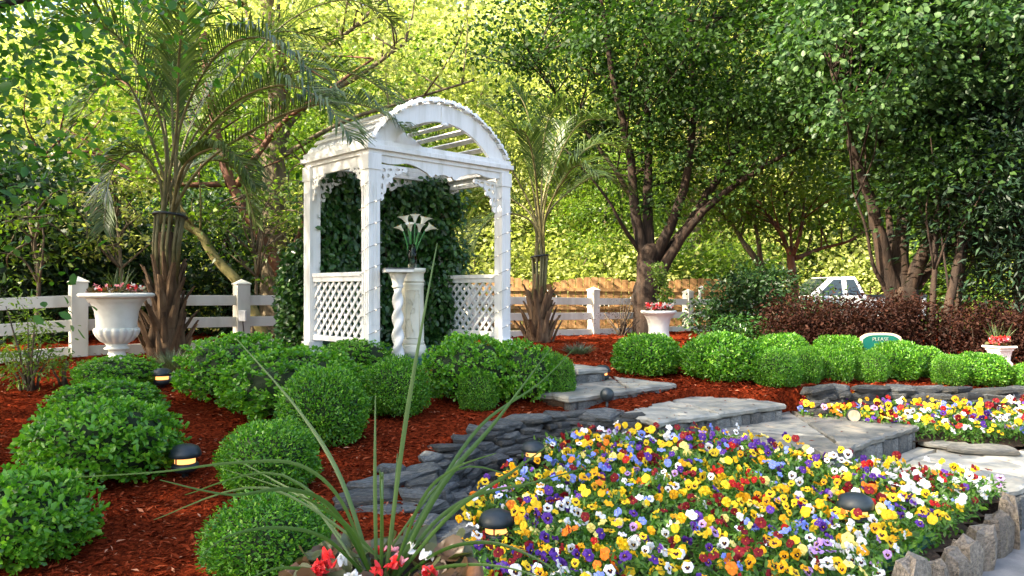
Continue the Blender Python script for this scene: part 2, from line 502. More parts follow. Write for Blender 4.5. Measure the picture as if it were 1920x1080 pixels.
# ---------------- stone steps
def split(poly, n, g):
    parts = [poly]
    while len(parts) < n:
        parts.sort(key=lambda p: -abs(area(p)))
        p = parts.pop(0)
        cx = sum(q[0] for q in p) / len(p); cy = sum(q[1] for q in p) / len(p)
        # cut across the longer extent
        best = max(((p[i], p[j]) for i in range(len(p)) for j in range(i)), key=lambda e: (e[0][0] - e[1][0]) ** 2 + (e[0][1] - e[1][1]) ** 2)
        a = math.atan2(best[0][1] - best[1][1], best[0][0] - best[1][0]) + g.uniform(-.35, .35)
        nx, ny = math.cos(a), math.sin(a)
        k = nx * (cx + g.uniform(-.08, .08)) + ny * (cy + g.uniform(-.08, .08))
        A, Bp = [], []
        for i in range(len(p)):
            q, r = p[i], p[(i + 1) % len(p)]
            dq, dr = nx * q[0] + ny * q[1] - k, nx * r[0] + ny * r[1] - k
            (A if dq >= 0 else Bp).append(q)
            if dq * dr < 0:
                t = dq / (dq - dr); m = (q[0] + (r[0] - q[0]) * t, q[1] + (r[1] - q[1]) * t)
                A.append(m); Bp.append(m)
        parts += [A, Bp]
    return parts
def area(p):
    return .5 * sum(p[i][0] * p[(i + 1) % len(p)][1] - p[(i + 1) % len(p)][0] * p[i][1] for i in range(len(p)))
def flag(root, poly, zt, th, g, m=M_flag, shrink=.007):
    if area(poly) < 0: poly = poly[::-1]
    cx = sum(q[0] for q in poly) / len(poly); cy = sum(q[1] for q in poly) / len(poly)
    out = []
    for i in range(len(poly)):
        a, b = Vector(poly[i]), Vector(poly[(i + 1) % len(poly)])
        n = max(2, int((b - a).length / .09))
        for k in range(n):
            p = a.lerp(b, k / n)
            d = Vector((cx, cy)) - p
            nn = Vector((-(b - a).y, (b - a).x)).normalized()
            out.append(p + nn * (shrink + g.uniform(-.004, .016) + (.028 if g.random() < .10 else 0)))
    mb = MB(); n = len(out); vv = []
    for (ins, z) in ((.016, zt - th), (0, zt - th * .8), (-.003, zt - .016), (.016, zt)):
        for p in out:
            q = p.lerp(Vector((cx, cy)), ins / max(.1, (p - Vector((cx, cy))).length))
            vv.append((q.x, q.y, z + g.uniform(-.004, .004)))
    for p in out:       # inner ring gives the riven top some relief
        q = p.lerp(Vector((cx, cy)), .45); vv.append((q.x, q.y, zt + g.uniform(-.0015, .002)))
    vv.append((cx, cy, zt + .0005))
    ff = [(j * n + k, j * n + (k + 1) % n, (j + 1) * n + (k + 1) % n, (j + 1) * n + k) for j in range(4) for k in range(n)]
    ff += [(4 * n + k, 4 * n + (k + 1) % n, 5 * n) for k in range(n)]
    mb.add(vv, ff)
    return mb.build('flagstone', m, root)
U = Vector((.735, .678)); Vv = Vector((-.678, .735))
def step(label, FL, FR, depth, zt, zb, nflag, seed, side=False):
    g = random.Random(seed)
    FL = Vector(FL); FR = Vector(FR)
    root = thing('stone_step', label, 'step', (*((FL + FR) / 2), zb))
    u = (FR - FL).normalized(); v = Vector((-u.y, u.x))
    poly = [tuple(FL), tuple(FR), tuple(FR + v * depth), tuple(FL + v * depth)]
    for p in split(poly, nflag, g):
        flag(root, p, zt + g.uniform(-.004, .004), .055, g)
    mb = MB(); q = [FL + u * .06 + v * .07, FR - u * .06 + v * .07, FR - u * .06 + v * (depth - .03), FL + u * .06 + v * (depth - .03)]
    mb.add([(p.x, p.y, zb - .15) for p in q] + [(p.x, p.y, zt - .045) for p in q], [(0, 3, 2, 1), (4, 5, 6, 7), (0, 1, 5, 4), (1, 2, 6, 5), (2, 3, 7, 6), (3, 0, 4, 7)])
    mb.build('mortar_core', M_soil, root)
    runs = [(FL, u, v, (FR - FL).length), (FR, v, -u, depth)]
    for (o, a, inn, Ln) in runs:
        s = .02
        yaw = math.atan2(a.y, a.x)
        while s < Ln - .05:
            wd = min(g.uniform(.055, .14), (Ln - s) / 2)
            p = o + a * (s + wd) + inn * .075
            hh = zt - .055 - (zb - .06)
            stone('riser_stone', g.choice(RISERS), root, (p.x, p.y, zb - .06), wd * 1.0, .055, hh * g.uniform(.93, 1.0), yaw + (math.pi if g.random() < .5 else 0), (g.uniform(-.04, .04), 0))
            s += wd * 2 * .80
    return root
step('broad riven stone step between the two pansy beds, stone risers exposed', (2.34, 5.46), (3.6, 6.6), 1.18, .36, .17, 3, 1)
step('middle stone step reaching from the slate wall to the broad lower landing', (1.17, 5.93), (2.53, 6.87), 1.10, .51, .36, 3, 2)
step('upper stone step beside the red mulch, its chipped riser over a paler landing', (.50, 6.40), (1.636, 7.39), .85, .637, .51, 3, 3)
step('topmost narrow stone step below the white arbor, half hidden by clipped bushes', (.12, 6.98), (.968, 7.53), .75, .775, .637, 2, 4)
# lowest level: paving in front of the broad step
g = random.Random(21)
root = thing('stone_step', 'lowest blue grey flagstone step rising directly from the concrete pavement', 'step', (3.4, 5.5, -.08))
for p in split([(2.50, 5.36), (3.36, 5.03), (5.5, 6.95), (4.6, 6.42), (3.74, 6.56)], 7, g):
    flag(root, p, .175 + g.uniform(-.004, .004), .06, g)
for p in split([(2.52, 5.4), (3.72, 6.52), (3.6, 6.62), (2.36, 5.5)], 3, g):
    flag(root, p, .170, .06, g)
mb = MB(); q = [(2.45, 5.45), (3.36, 5.09), (5.42, 6.95), (3.7, 6.6)]
mb.add([(x, y, -.3) for x, y in q] + [(x, y, .13) for x, y in q], [(0, 3, 2, 1), (4, 5, 6, 7), (0, 1, 5, 4), (1, 2, 6, 5), (2, 3, 7, 6), (3, 0, 4, 7)])
mb.build('mortar_core', M_soil, root)
s = 0.02; o2 = Vector((3.40, 5.05))
while s < 2.6:
    wd = g.uniform(.16, .3); p = o2 + Vector((.745, .667)) * (s + wd) + Vector((-.667, .745)) * .03
    stone('riser_stone', g.choice(SLATES), root, (p.x, p.y, -.12), wd, .07, .235, math.atan2(.667, .745), (0, 0)); s += wd * 1.95
# two pale loose flags in front of the far bed
fl = thing('flagstone', 'pale rounded flagstone lying against the corner of the broad step', 'flagstone', (0, 0, 0)); p = G(1772, 832, .2); fl.location = (p.x, p.y, .17)
stone('slab', FSTONE[0], fl, (p.x, p.y, .178), .26, .19, .045, .3)
fl = thing('flagstone', 'tan elongated flagstone set in earth before the far pansies', 'flagstone', (0, 0, 0)); p = G(1855, 843, .2); fl.location = (p.x, p.y, .17)
stone('slab', FSTONE[1], fl, (p.x, p.y, .176), .33, .17, .05, -.1)
fl = thing('flagstone', 'grey stepping stone beside the small lamp below the big palm', 'flagstone', (0, 0, 0)); p = G(338, 712); fl.location = (p.x, p.y, p.z)
stone('slab', FSTONE[2], fl, (p.x, p.y, p.z + .01), .24, .2, .05, .2)

# ---------------- upright stones edging the large bed
edge = thing('stone_edging', 'row of upright tan fieldstones edging the large pansy bed', 'edging', (2.3, 4.05, -.08))
g = random.Random(5)
P0, P1 = Vector((3.30, 4.985)), Vector((.9, 2.78)); d = (P1 - P0); Ln = d.length; d.normalize(); nn = Vector((d.y, -d.x))
s = .02
k = 0
while s < Ln:
    wd = g.uniform(.09, .17)
    p = P0 + d * (s + wd) - nn * .07
    ht = g.uniform(.25, .33) * (1 if s > .25 else 1.02)
    stone('edge_stone', ROCKS[k % 6], edge, (p.x, p.y, -.11), wd * 1.08, .085, ht, math.atan2(d.y, d.x) + g.uniform(-.15, .15), (g.uniform(-.1, .06), g.uniform(-.1, .1)))
    s += wd * 2 * .98; k += 1
mb = MB(); a = P0 + d * 1.05 + nn * .10; b = P0 + d * 1.78 + nn * .12
mb.bar((a.x, a.y, .10), (b.x, b.y, .085), .012, .11)
e = mb.build('lawn_edging_strip', mat('edging_green', (.02, .10, .085), rough=.45)); setp(e, 'dark green metal edging strip behind the upright fieldstones', 'edging strip')
# ============================================================ arbor
M_white = mat('white_paint', (.60, .595, .55), (.76, .76, .74), rough=.55, scale=7, bump=.22, bscale=38, c3=(.72, .72, .695), stretch=(1.6, 1.6, .22), detail=8)
M_whitef = mat('white_fence_warm_bounce', (.55, .52, .42), (.76, .73, .62), rough=.55, scale=3, bump=.06, bscale=40, c3=(.73, .70, .59), stretch=(1, 1, .3))  # white warmed to cream: warm bounced light is put into the colour
M_green = mat('green_paint', (.012, .075, .055), (.02, .10, .075), rough=.45, scale=6)
AW, AD = 1.887, 1.22
ANG = math.atan2(.694, .72)
AZ = .845
arb = thing('garden_arbor', 'white painted wooden arbor with arched slatted roof and lattice sides', 'arbor', (-1.476, 7.8, AZ), rz=ANG)
AM = Matrix.Translation((-1.476, 7.8, AZ)) @ Matrix.Rotation(ANG, 4, 'Z')
def ab(mb, name, m=M_white, parent=arb, bevel=.004, kind=None):
    return mb.build(name, m, parent, world=False, bevel=bevel, kind=kind)
PW = .14
HB = 2.13           # underside of the cornice
for i, (x, y) in enumerate(((0, 0), (AW, 0), (0, AD), (AW, AD))):
    mb = MB(); mb.box((x - PW / 2, y - PW / 2, -.02), (x + PW / 2, y + PW / 2, HB - .16))
    p = ab(mb, 'post')
    mb = MB(); mb.box((x - PW / 2 - .02, y - PW / 2 - .02, -.05), (x + PW / 2 + .02, y + PW / 2 + .02, .12)); ab(mb, 'post_base', parent=p)
    # shallow flutes on the outer faces
    mb = MB()
    for k in (-1, 0, 1):
        s = -1 if y == 0 else 1
        mb.box((x + k * .038 - .011, y + s * (PW / 2) - .004, .35), (x + k * .038 + .011, y + s * (PW / 2) + .006, HB - .30))
        s2 = -1 if x == 0 else 1
        mb.box((x + s2 * (PW / 2) - .004, y + k * .038 - .011, .35), (x + s2 * (PW / 2) + .006, y + k * .038 + .011, HB - .30))
    ab(mb, 'fluting', parent=p, bevel=0)
# frieze with a waved lower edge on the front and back, plain on the sides
def wave(x):
    t = abs(x - AW / 2) / (AW / 2)
    if t < .12: return .150 - .03 * math.cos(t / .12 * math.pi / 2)
    if t < .24: return .120 + .045 * math.sin((t - .12) / .12 * math.pi)
    if t < .55: return .125 - .075 * math.sin((t - .24) / .31 * math.pi * .5)
    return .05 + .03 * math.sin((t - .55) / .45 * math.pi)
def wave_board(y, name):
    mb = MB(); n = 60; xs = [PW / 2 + (AW - PW) * k / n for k in range(n + 1)]
    vv = []
    for yy in (y - .018, y + .018):
        for x in xs: vv += [(x, yy, HB), (x, yy, HB - wave(x))]
    m = 2 * (n + 1); ff = []
    for k in range(n):
        a = 2 * k
        ff += [(a, a + 1, a + 3, a + 2), (m + a + 2, m + a + 3, m + a + 1, m + a), (a + 1, m + a + 1, m + a + 3, a + 3), (a, a + 2, m + a + 2, m + a)]
    mb.add(vv, ff); ab(mb, name, bevel=0)
wave_board(-.02, 'frieze'); wave_board(AD + .02, 'frieze')
for x in (-.02, AW + .02):
    mb = MB(); mb.box((x - .018, PW / 2, HB - .11), (x + .018, AD - PW / 2, HB)); ab(mb, 'frieze')
# capitals above the posts
for (x, y) in ((0, 0), (AW, 0), (0, AD), (AW, AD)):
    mb = MB(); mb.box((x - PW / 2 - .012, y - PW / 2 - .012, HB - .165), (x + PW / 2 + .012, y + PW / 2 + .012, HB)); ab(mb, 'capital')
# stepped cornice all round
for (a, b, c, d) in ((.06, 0, .045, 0), (.10, .045, .095, 0), (.075, .095, .15, 0)):
    for nm, (p, q) in {'f': ((-a, -a), (AW + a, .06)), 'b': ((-a, AD - .06), (AW + a, AD + a)), 'l': ((-a, .061), (.06, AD - .061)), 'r': ((AW - .06, .061), (AW + a, AD - .061))}.items():
        mb = MB(); mb.box((p[0], p[1], HB + b), (q[0], q[1], HB + c)); ab(mb, 'cornice')
# arches
RO = 1.115; RI = .915; CZ = HB + .15 + .52 - RO
xc = AW / 2
def arch(y0, y1):
    mb = MB(); n = 40
    th = math.acos(min(1, (HB + .15 - CZ) / RO)) ; thi = math.acos((HB + .15 - CZ) / RI)
    vv = []
    for yy in (y0, y1):
        for k in range(n + 1):
            t = -1 + 2 * k / n
            vv += [(xc + RO * math.sin(th * t), yy, CZ + RO * math.cos(th * t)), (xc + RI * math.sin(thi * t), yy, CZ + RI * math.cos(thi * t))]
    m = 2 * (n + 1); ff = []
    for k in range(n):
        a = 2 * k
        ff += [(a, a + 2, a + 3, a + 1), (m + a + 1, m + a + 3, m + a + 2, m + a), (a, m + a, m + a + 2, a + 2), (a + 1, a + 3, m + a + 3, m + a + 1)]
    ff += [(0, 1, m + 1, m), (2 * n, m + 2 * n, m + 2 * n + 1, 2 * n + 1)]
    mb.add(vv, ff); o = ab(mb, 'arch', bevel=.003)
    mb = MB(); z1 = CZ + RO; s = -1 if y0 < .5 else 1
    yf = (y0 if s < 0 else y1) + s * .012
    mb.box((xc - .045, min(yf, yf - s * .02), CZ + RI - .035), (xc + .045, max(yf, yf - s * .02), z1 - .03)); ab(mb, 'keystone', parent=o)
    mb = MB(); mb.lathe([(.0, -.02), (.035, -.015), (.04, .0), (.02, .02), (0, .03)], 12, (xc, yf + s * .008, CZ + RI - .03)); ab(mb, 'drop_boss', parent=o, bevel=0)
arch(-.045, .0); arch(AD, AD + .045)
# roof slats along the depth
th = math.acos((HB + .15 - CZ) / RO)
for k in range(15):
    t = -th * .97 + 2 * th * .97 * k / 14
    c = Vector((xc + (RO + .014) * math.sin(t), 0, CZ + (RO + .014) * math.cos(t)))
    tan = Vector((math.cos(t), 0, -math.sin(t)))
    mb = MB(); mb.bar((c.x, -.10, c.z), (c.x, AD + .10, c.z), .062, .022, up=(math.sin(t), 0, math.cos(t)))
    ab(mb, 'roof_slat', bevel=.002)
# side lattice panels
LZ0, LZ1 = .20, .86
for xs in (0, AW):
    side = MB(); side.box((xs - .045, PW / 2, LZ1), (xs + .045, AD - PW / 2, LZ1 + .045)); tr = ab(side, 'hand_rail')
    mb = MB(); mb.box((xs - .03, PW / 2, LZ1 - .055), (xs + .03, AD - PW / 2, LZ1)); ab(mb, 'rail', bevel=.003)
    mb = MB(); mb.box((xs - .03, PW / 2, LZ0 - .06), (xs + .03, AD - PW / 2, LZ0)); ab(mb, 'rail', bevel=.003)
    y0, y1 = PW / 2, AD - PW / 2; z0, z1 = LZ0, LZ1 - .055
    for sgn in (1, -1):
        off = .009 * sgn
        c = -(z1 - z0) + .05
        while c < (y1 - y0) - .02:
            # line y - y0 = c + (z - z0) (or mirrored)
            za = max(z0, z0 - c); zb = min(z1, z0 + (y1 - y0) - c)
            ya = y0 + c + (za - z0); yb = y0 + c + (zb - z0)
            if zb - za > .03:
                if sgn < 0: ya, yb = y0 + y1 - ya, y0 + y1 - yb
                mb = MB(); mb.bar((xs + off, ya, za), (xs + off, yb, zb), .012, .032, up=(0, sgn * -1, 1)); ab(mb, 'lattice_slat', bevel=0)
            c += .128
# carved brackets in the corners
def bracket_mesh():
    cu = bpy.data.curves.new('bracket', 'CURVE'); cu.dimensions = '2D'; cu.fill_mode = 'BOTH'; cu.extrude = .011
    def spl(pts):
        s = cu.splines.new('POLY'); s.points.add(len(pts) - 1); s.use_cyclic_u = True
        for p, q in zip(s.points, pts): p.co = (q[0], q[1], 0, 1)
    # outline: along the top, tip, scrolls back to the post, foot
    out = [(0, 0), (.33, 0), (.345, -.03), (.325, -.055), (.28, -.05), (.25, -.075), (.215, -.085), (.19, -.07), (.185, -.105), (.155, -.125), (.165, -.155), (.145, -.18), (.115, -.165), (.10, -.19), (.075, -.20), (.085, -.235), (.075, -.28), (.05, -.30), (.055, -.34), (.03, -.365), (0, -.355)]
    dense = []
    for i in range(len(out)):
        a, b = out[i], out[(i + 1) % len(out)]
        dense += [a, ((a[0] + b[0]) / 2, (a[1] + b[1]) / 2)]
    spl(dense)
    def hole(x, y, a, b, rot=0, n=10):
        spl([(x + a * math.cos(t) * math.cos(rot) - b * math.sin(t) * math.sin(rot), y + a * math.cos(t) * math.sin(rot) + b * math.sin(t) * math.cos(rot)) for t in [2 * math.pi * k / n for k in range(n)]][::-1])
    hole(.055, -.055, .022, .022); hole(.125, -.045, .03, .016, .2); hole(.22, -.035, .034, .014, .1); hole(.045, -.125, .016, .03, .2); hole(.035, -.22, .013, .034, .1); hole(.105, -.105, .02, .02); hole(.28, -.028, .012, .009); hole(.028, -.29, .009, .014)
    ob = bpy.data.objects.new('tmp', cu); col.objects.link(ob)
    dg = bpy.context.evaluated_depsgraph_get()
    me = bpy.data.meshes.new_from_object(ob.evaluated_get(dg)); me.name = 'bracket'
    bpy.data.objects.remove(ob)
    me.materials.clear(); me.materials.append(M_white)
    return me
BR = bracket_mesh()
def bracket(x, y, rz, sc_=1):
    o = place('bracket', BR, arb, (x, y, HB - .10)); o.rotation_euler = (R(90), 0, rz); o.scale = (sc_, sc_, 1)
bracket(PW / 2, -.045, 0, 1.05); bracket(AW - PW / 2, .045, math.pi, 1.05)
for (x, y, rz) in ((PW / 2, AD - .03, 0), (AW - PW / 2, AD + .03, math.pi)): bracket(x, y, rz)
bracket(-.03, PW / 2, R(90), .8); bracket(-.03, AD - PW / 2, R(-90), .8); bracket(AW + .03, PW / 2, R(90), .8); bracket(AW + .03, AD - PW / 2, R(-90), .8)
mb = MB(); mb.box((-.05, -.32, -.09), (AW + .05, AD + .05, -.004)); ab(mb, 'platform', M_green)

# ruffled white tulle with small lights wound over the arch
M_tulle = mat('tulle', (.74, .74, .72), (.86, .86, .85), rough=.8, scale=20)
gar = thing('ruffle_garland', 'white ruffled tulle garland along the top edge of the arbor arch', 'garland', (-1.476, 7.8, AZ), rz=ANG)
g = random.Random(8)
def ruffle(pf, n):
    vv = []; ff = []
    for k in range(n):
        p, nrm, tan = pf(k / (n - 1))
        a = g.uniform(.02, .055); tw = g.uniform(-.035, .035)
        bn = nrm.cross(tan)
        o = len(vv)
        for (s, u_) in ((-1, 0), (1, 0)):
            pass
        vv += [p - bn * .035 + tan * tw, p + nrm * a - bn * .012 * (1 + g.random()), p + nrm * a * .8 + bn * .02 + tan * g.uniform(-.02, .02), p + bn * .04 - tan * tw]
    for k in range(n - 1):
        for j in range(3):
            ff.append((k * 4 + j, k * 4 + j + 1, k * 4 + j + 5, k * 4 + j + 4))
    return vv, ff
def pf_arch(y):
    def f(u):
        t = -th + 2 * th * u
        nrm = Vector((math.sin(t), 0, math.cos(t))); return Vector((xc, y, CZ)) + nrm * (RO + .022), nrm, Vector((math.cos(t), 0, -math.sin(t)))
    return f
mb = MB(); mb.add(*ruffle(pf_arch(-.05), 130)); mb.build('ruffle', M_tulle, gar, world=False)
mb = MB(); mb.add(*ruffle(lambda u: (Vector((.02, -.05 + (AD + .1) * u, HB + .19)), Vector((-.5, 0, .86)), Vector((0, 1, 0))), 80)); mb.build('ruffle', M_tulle, gar, world=False)

# fairy lights wound round two posts
M_wire = mat('wire', (.30, .30, .28), rough=.6)
M_bulb = glow('fairy_bulb', (1.0, .80, .55), .5)
mbb = MB(); mbb.lathe([(0, -.012), (.005, -.006), (.006, 0), (.004, .009), (0, .012)], 8); BULB = mbb.mesh('bulb', M_bulb)
def fairy(label, x, y, turns):
    root = thing('fairy_lights', label, 'string lights', (-1.476, 7.8, AZ), rz=ANG)
    pts = []; hw = PW / 2 + .012; cs_ = [(-hw, -hw), (hw, -hw), (hw, hw), (-hw, hw)]
    n = turns * 4
    for k in range(n + 1):
        a = cs_[k % 4]; z = .25 + (HB - .55) * k / n
        pts.append(Vector((x + a[0], y + a[1], z)))
    mb = MB(); mb.tube(pts, .0035, 5, smooth=False); mb.build('wire', M_wire, root, world=False)
    for k in range(n):
        for f in (.55,):
            p = pts[k].lerp(pts[k + 1], f); b = place('bulb', BULB, root, p); b.rotation_euler = (random.uniform(0, 3), random.uniform(0, 3), 0)
fairy('fairy lights wound round the arbor post beside the twisted column', 0, 0, 7)
fairy('fairy lights wound round the arbor post beside the small palm', AW, 0, 7)

# ============================================================ twisted column and pedestal
M_cast = mat('cast_stone_white', (.58, .56, .50), (.74, .72, .66), rough=.65, scale=7, bump=.1, bscale=50, c3=(.70, .68, .62))
M_cream = mat('cast_stone_cream', (.55, .51, .38), (.70, .66, .52), rough=.6, scale=5, bump=.1, bscale=50, c3=(.66, .62, .48))
cx_, cy_ = -1.19, 7.78
zb = hz(cx_, cy_) - .01; zt = W3(745, 503, 7.78).z
tw = thing('twisted_column', 'slender white twisted column with square cap in front of arbor', 'column', (cx_, cy_, zb))
H = zt - zb
mb = MB(); n = 30; rings = 70; vv = []
for j in range(rings + 1):
    z = .10 + (H - .30) * j / rings; tap = 1 - .18 * j / rings
    for k in range(n):
        t = 2 * math.pi * k / n
        r = (.056 + .014 * math.cos(2 * (t - z * 17))) * tap
        vv.append((r * math.cos(t), r * math.sin(t), z))
mb.add(vv, [(j * n + k, j * n + (k + 1) % n, (j + 1) * n + (k + 1) % n, (j + 1) * n + k) for j in range(rings) for k in range(n)], 0, True)
mb.build('shaft', M_cast, tw, world=False)
mb = MB(); mb.lathe([(.0, 0), (.10, 0), (.10, .03), (.085, .04), (.09, .06), (.075, .08), (.06, .11), (0, .11)], 28); mb.build('base', M_cast, tw, world=False)
mb = MB(); mb.lathe([(0, H - .21), (.055, H - .205), (.062, H - .185), (.05, H - .17), (.065, H - .11), (.085, H - .06), (.10, H - .04), (0, H - .04)], 28, fn=lambda r, z, t: r * (1 + .07 * abs(math.cos(4 * t)) * (z > H - .16))); mb.build('capital', M_cast, tw, world=False)
Mz = Matrix.Rotation(.3, 4, 'Z')
mb = MB(); mb.box((-.145, -.145, H - .045), (.145, .145, H - .012), M=Mz); mb.build('cap_plate', M_cast, tw, world=False, bevel=.006)
mb = MB(); mb.box((-.15, -.15, H - .011), (.15, .15, H), M=Mz); mb.build('slate_top', M_slate, tw, world=False)

px_, py_ = -1.09, 8.17
zb = AZ - .004; zt = W3(777, 503, 8.17).z; H = zt - zb
ped = thing('pedestal', 'cream round pedestal with scroll relief under the calla lilies', 'pedestal', (px_, py_, zb))
mb = MB(); mb.lathe([(0, 0), (.155, 0), (.155, .07), (.15, .08), (.15, .10), (.135, .125), (0, .125)], 40); mb.build('base', M_cream, ped, world=False)
mb = MB(); mb.lathe([(.13, .12), (.132, .15), (.126, .16), (.122, H - .2), (.126, H - .19), (.13, H - .17), (.122, H - .155)], 40); sh = mb.build('shaft', M_cream, ped, world=False)
mb = MB(); mb.lathe([(.122, H - .158), (.132, H - .15), (.132, H - .135), (.124, H - .125), (.124, H - .06), (.135, H - .05), (.145, H - .03), (.145, H), (0, H)], 40); mb.build('capital', M_cream, ped, world=False)
def onshaft(a, z, r=.128): return Vector((r * math.cos(a), r * math.sin(a), z))
a0 = math.atan2(-8.17, 1.09 + .35)
mb = MB()
for sgn in (-1, 1):
    mb.tube([onshaft(a0 + sgn * .62, z) for z in (.2, .5, H - .24)], .005, 6)
mb.tube([onshaft(a0 - .62 + 1.24 * k / 8, .2) for k in range(9)], .005, 6); mb.tube([onshaft(a0 - .62 + 1.24 * k / 8, H - .24) for k in range(9)], .005, 6)
mb.build('panel_moulding', M_cream, sh, world=False)
mb = MB()
zz = np.linspace(.27, H - .3, 26)
mb.tube([onshaft(a0 + .22 * math.sin(z * 11), z) for z in zz], .006, 6)
for i, z in enumerate((.34, .46, .56, .66)):
    s = 1 if i % 2 else -1; b0 = a0 + .22 * math.sin(z * 11)
    mb.tube([onshaft(b0 + s * .25 * (1 - math.cos(t)) * .8, z + .045 * math.sin(t) + .012 * t) for t in np.linspace(0, 4.6, 14)], [.007 - .0003 * k for k in range(14)], 6)
mb.build('scroll_relief', M_cream, sh, world=False)

# vase and callas
vz = zb + H
vx, vy = px_ + .0, py_
M_glass = glass('vase_glass', (.93, 1, .95))
v = thing('glass_vase', 'clear tall glass vase of stems standing on the cream pedestal', 'vase', (vx, vy, vz))
mb = MB(); mb.lathe([(.0, .001), (.045, .001), (.047, .26), (.043, .26), (.041, .012), (0, .012)], 24, cap=False); mb.build('vessel', M_glass, v, world=False)
mb = MB(); mb.lathe([(0, .02), (.039, .02), (.039, .10), (0, .10)], 20, cap=False); mb.build('green_beads', mat('green_beads', (.02, .22, .05), (.05, .35, .10), rough=.15, scale=60), v, world=False)
M_calla = leafmat('calla_white', [(.80, .78, .66), (.86, .85, .76)], trans=.25, tcol=(.8, .8, .6))
M_stem = mat('calla_stem', (.02, .12, .03), (.05, .22, .05), rough=.4, scale=10)
M_spad = mat('spadix', (.75, .45, .05), rough=.6)
def calla(i, px, py, dy, face, tilt, s):
    tip = W3(px, py, 8.17 + dy)
    c = thing('calla_lily', 'white calla lily standing in the glass vase on the pedestal', 'flower', (vx, vy, vz + .02), 'calla lilies in the vase')
    b = Vector((vx + random.uniform(-.02, .02), vy + random.uniform(-.02, .02), vz + .02))
    d = Vector((math.cos(face), math.sin(face), 0)) * math.sin(tilt) + Vector((0, 0, 1)) * math.cos(tilt)
    mid = b.lerp(tip, .5); mid.x = b.x + (tip.x - b.x) * .25; mid.y = b.y + (tip.y - b.y) * .25
    pts = [(1 - t) ** 2 * b + 2 * t * (1 - t) * mid + t * t * tip for t in np.linspace(0, 1, 9)]
    mb = MB(); mb.tube(pts, .0085, 8); mb.build('stem', M_stem, c)
    ax = d; e1 = ax.cross(Vector((0, 0, 1))); e1 = e1.normalized() if e1.length > .05 else Vector((1, 0, 0)); e2 = e1.cross(ax)
    n = 20; vv = []; prof = [(.010, 0), (.016, .025), (.023, .05), (.033, .072), (.047, .088), (.058, .094)]
    for (r, z) in prof:
        for k in range(n):
            t = 2 * math.pi * k / n
            lip = (z / .122) ** 3
            up = z + .045 * lip * max(0, math.cos(t)) + .02 * lip * math.cos(t); rr = r * (1 + .55 * lip * max(0, math.cos(t)) ** 3)
            vv.append(tip + (e2 * -math.cos(t) * rr + e1 * math.sin(t) * rr + ax * up) * s)
    mb = MB(); mb.add(vv, [(j * n + k, j * n + (k + 1) % n, (j + 1) * n + (k + 1) % n, (j + 1) * n + k) for j in range(5) for k in range(n)], 0, True); mb.build('spathe', M_calla, c)
    mb = MB(); mb.tube([tip + ax * .03 * s, tip + ax * .09 * s, tip + ax * .11 * s], [.006 * s, .006 * s, .002], 8); mb.build('spadix', M_spad, c)
for i, a in enumerate([(756, 440, -.03, 3.4, .8, 0.95), (765, 428, .02, 3.2, .45, 1.2), (778, 425, .05, 1.6, .2, 1.2), (789, 430, .0, .2, .5, 1.25), (770, 440, -.08, 4.6, .55, 1.1), (786, 442, -.06, 5.2, .4, 1.1), (797, 440, .03, .1, .95, 1.2)]):
    calla(i, a[0], a[1] - 7, *a[2:5], a[5] * .84)
# ============================================================ white fence
fence = thing('white_fence', 'white three rail board fence with pointed square posts behind the beds', 'fence', (-5.53, 9.52, .7))
def fz(px): return 1100.0 / (122.5 - .0475 * px)
PX = [-260, -80, 147, 453, 690, 880, 1113, 1290, 1440]
pp = []
for px in PX:
    Z = fz(px); X = (px - 960) / F * Z
    pp.append(Vector((X, Z, hz(X, Z) - .02)))
fd = (pp[-1] - pp[2]); fa = math.atan2(fd.y, fd.x)
for p in pp:
    Mx = Matrix.Translation(p) @ Matrix.Rotation(fa, 4, 'Z')
    mb = MB(); a = .095
    mb.box((-a, -a, -.1), (a, a, .95), M=Mx); 
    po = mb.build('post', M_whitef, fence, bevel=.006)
    mb = MB(); b = a + .012
    vv = [Mx @ Vector(q) for q in ((-b, -b, .95), (b, -b, .95), (b, b, .95), (-b, b, .95), (-b, -b, .965), (b, -b, .965), (b, b, .965), (-b, b, .965), (0, 0, 1.03))]
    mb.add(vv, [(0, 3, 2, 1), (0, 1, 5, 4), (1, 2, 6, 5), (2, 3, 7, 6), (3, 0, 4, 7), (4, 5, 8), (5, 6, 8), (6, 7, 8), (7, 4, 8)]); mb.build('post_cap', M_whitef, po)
for a, b in zip(pp[:-1], pp[1:]):
    d = (b - a).normalized(); s = d.cross(Vector((0, 0, 1)))
    for z in (.07, .41, .72):
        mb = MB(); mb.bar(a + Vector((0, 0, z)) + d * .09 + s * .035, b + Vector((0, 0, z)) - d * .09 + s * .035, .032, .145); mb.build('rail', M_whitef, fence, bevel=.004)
bx = thing('junction_box', 'small white electrical box fixed to a white fence post', 'electrical box', pp[3] + Vector((0, 0, .45)))
q = pp[3] + Vector((.07, -.15, 0))
mb = MB(); mb.box((q.x - .05, q.y - .03, q.z + .42), (q.x + .05, q.y + .03, q.z + .58)); mb.build('case', M_white, bx, bevel=.006)
mb = MB(); mb.tube([(q.x, q.y, q.z + .43), (q.x + .03, q.y - .02, q.z + .2), (q.x + .06, q.y, q.z)], .009, 6); mb.build('cable', mat('black_rubber', (.02, .02, .02), rough=.5), bx)

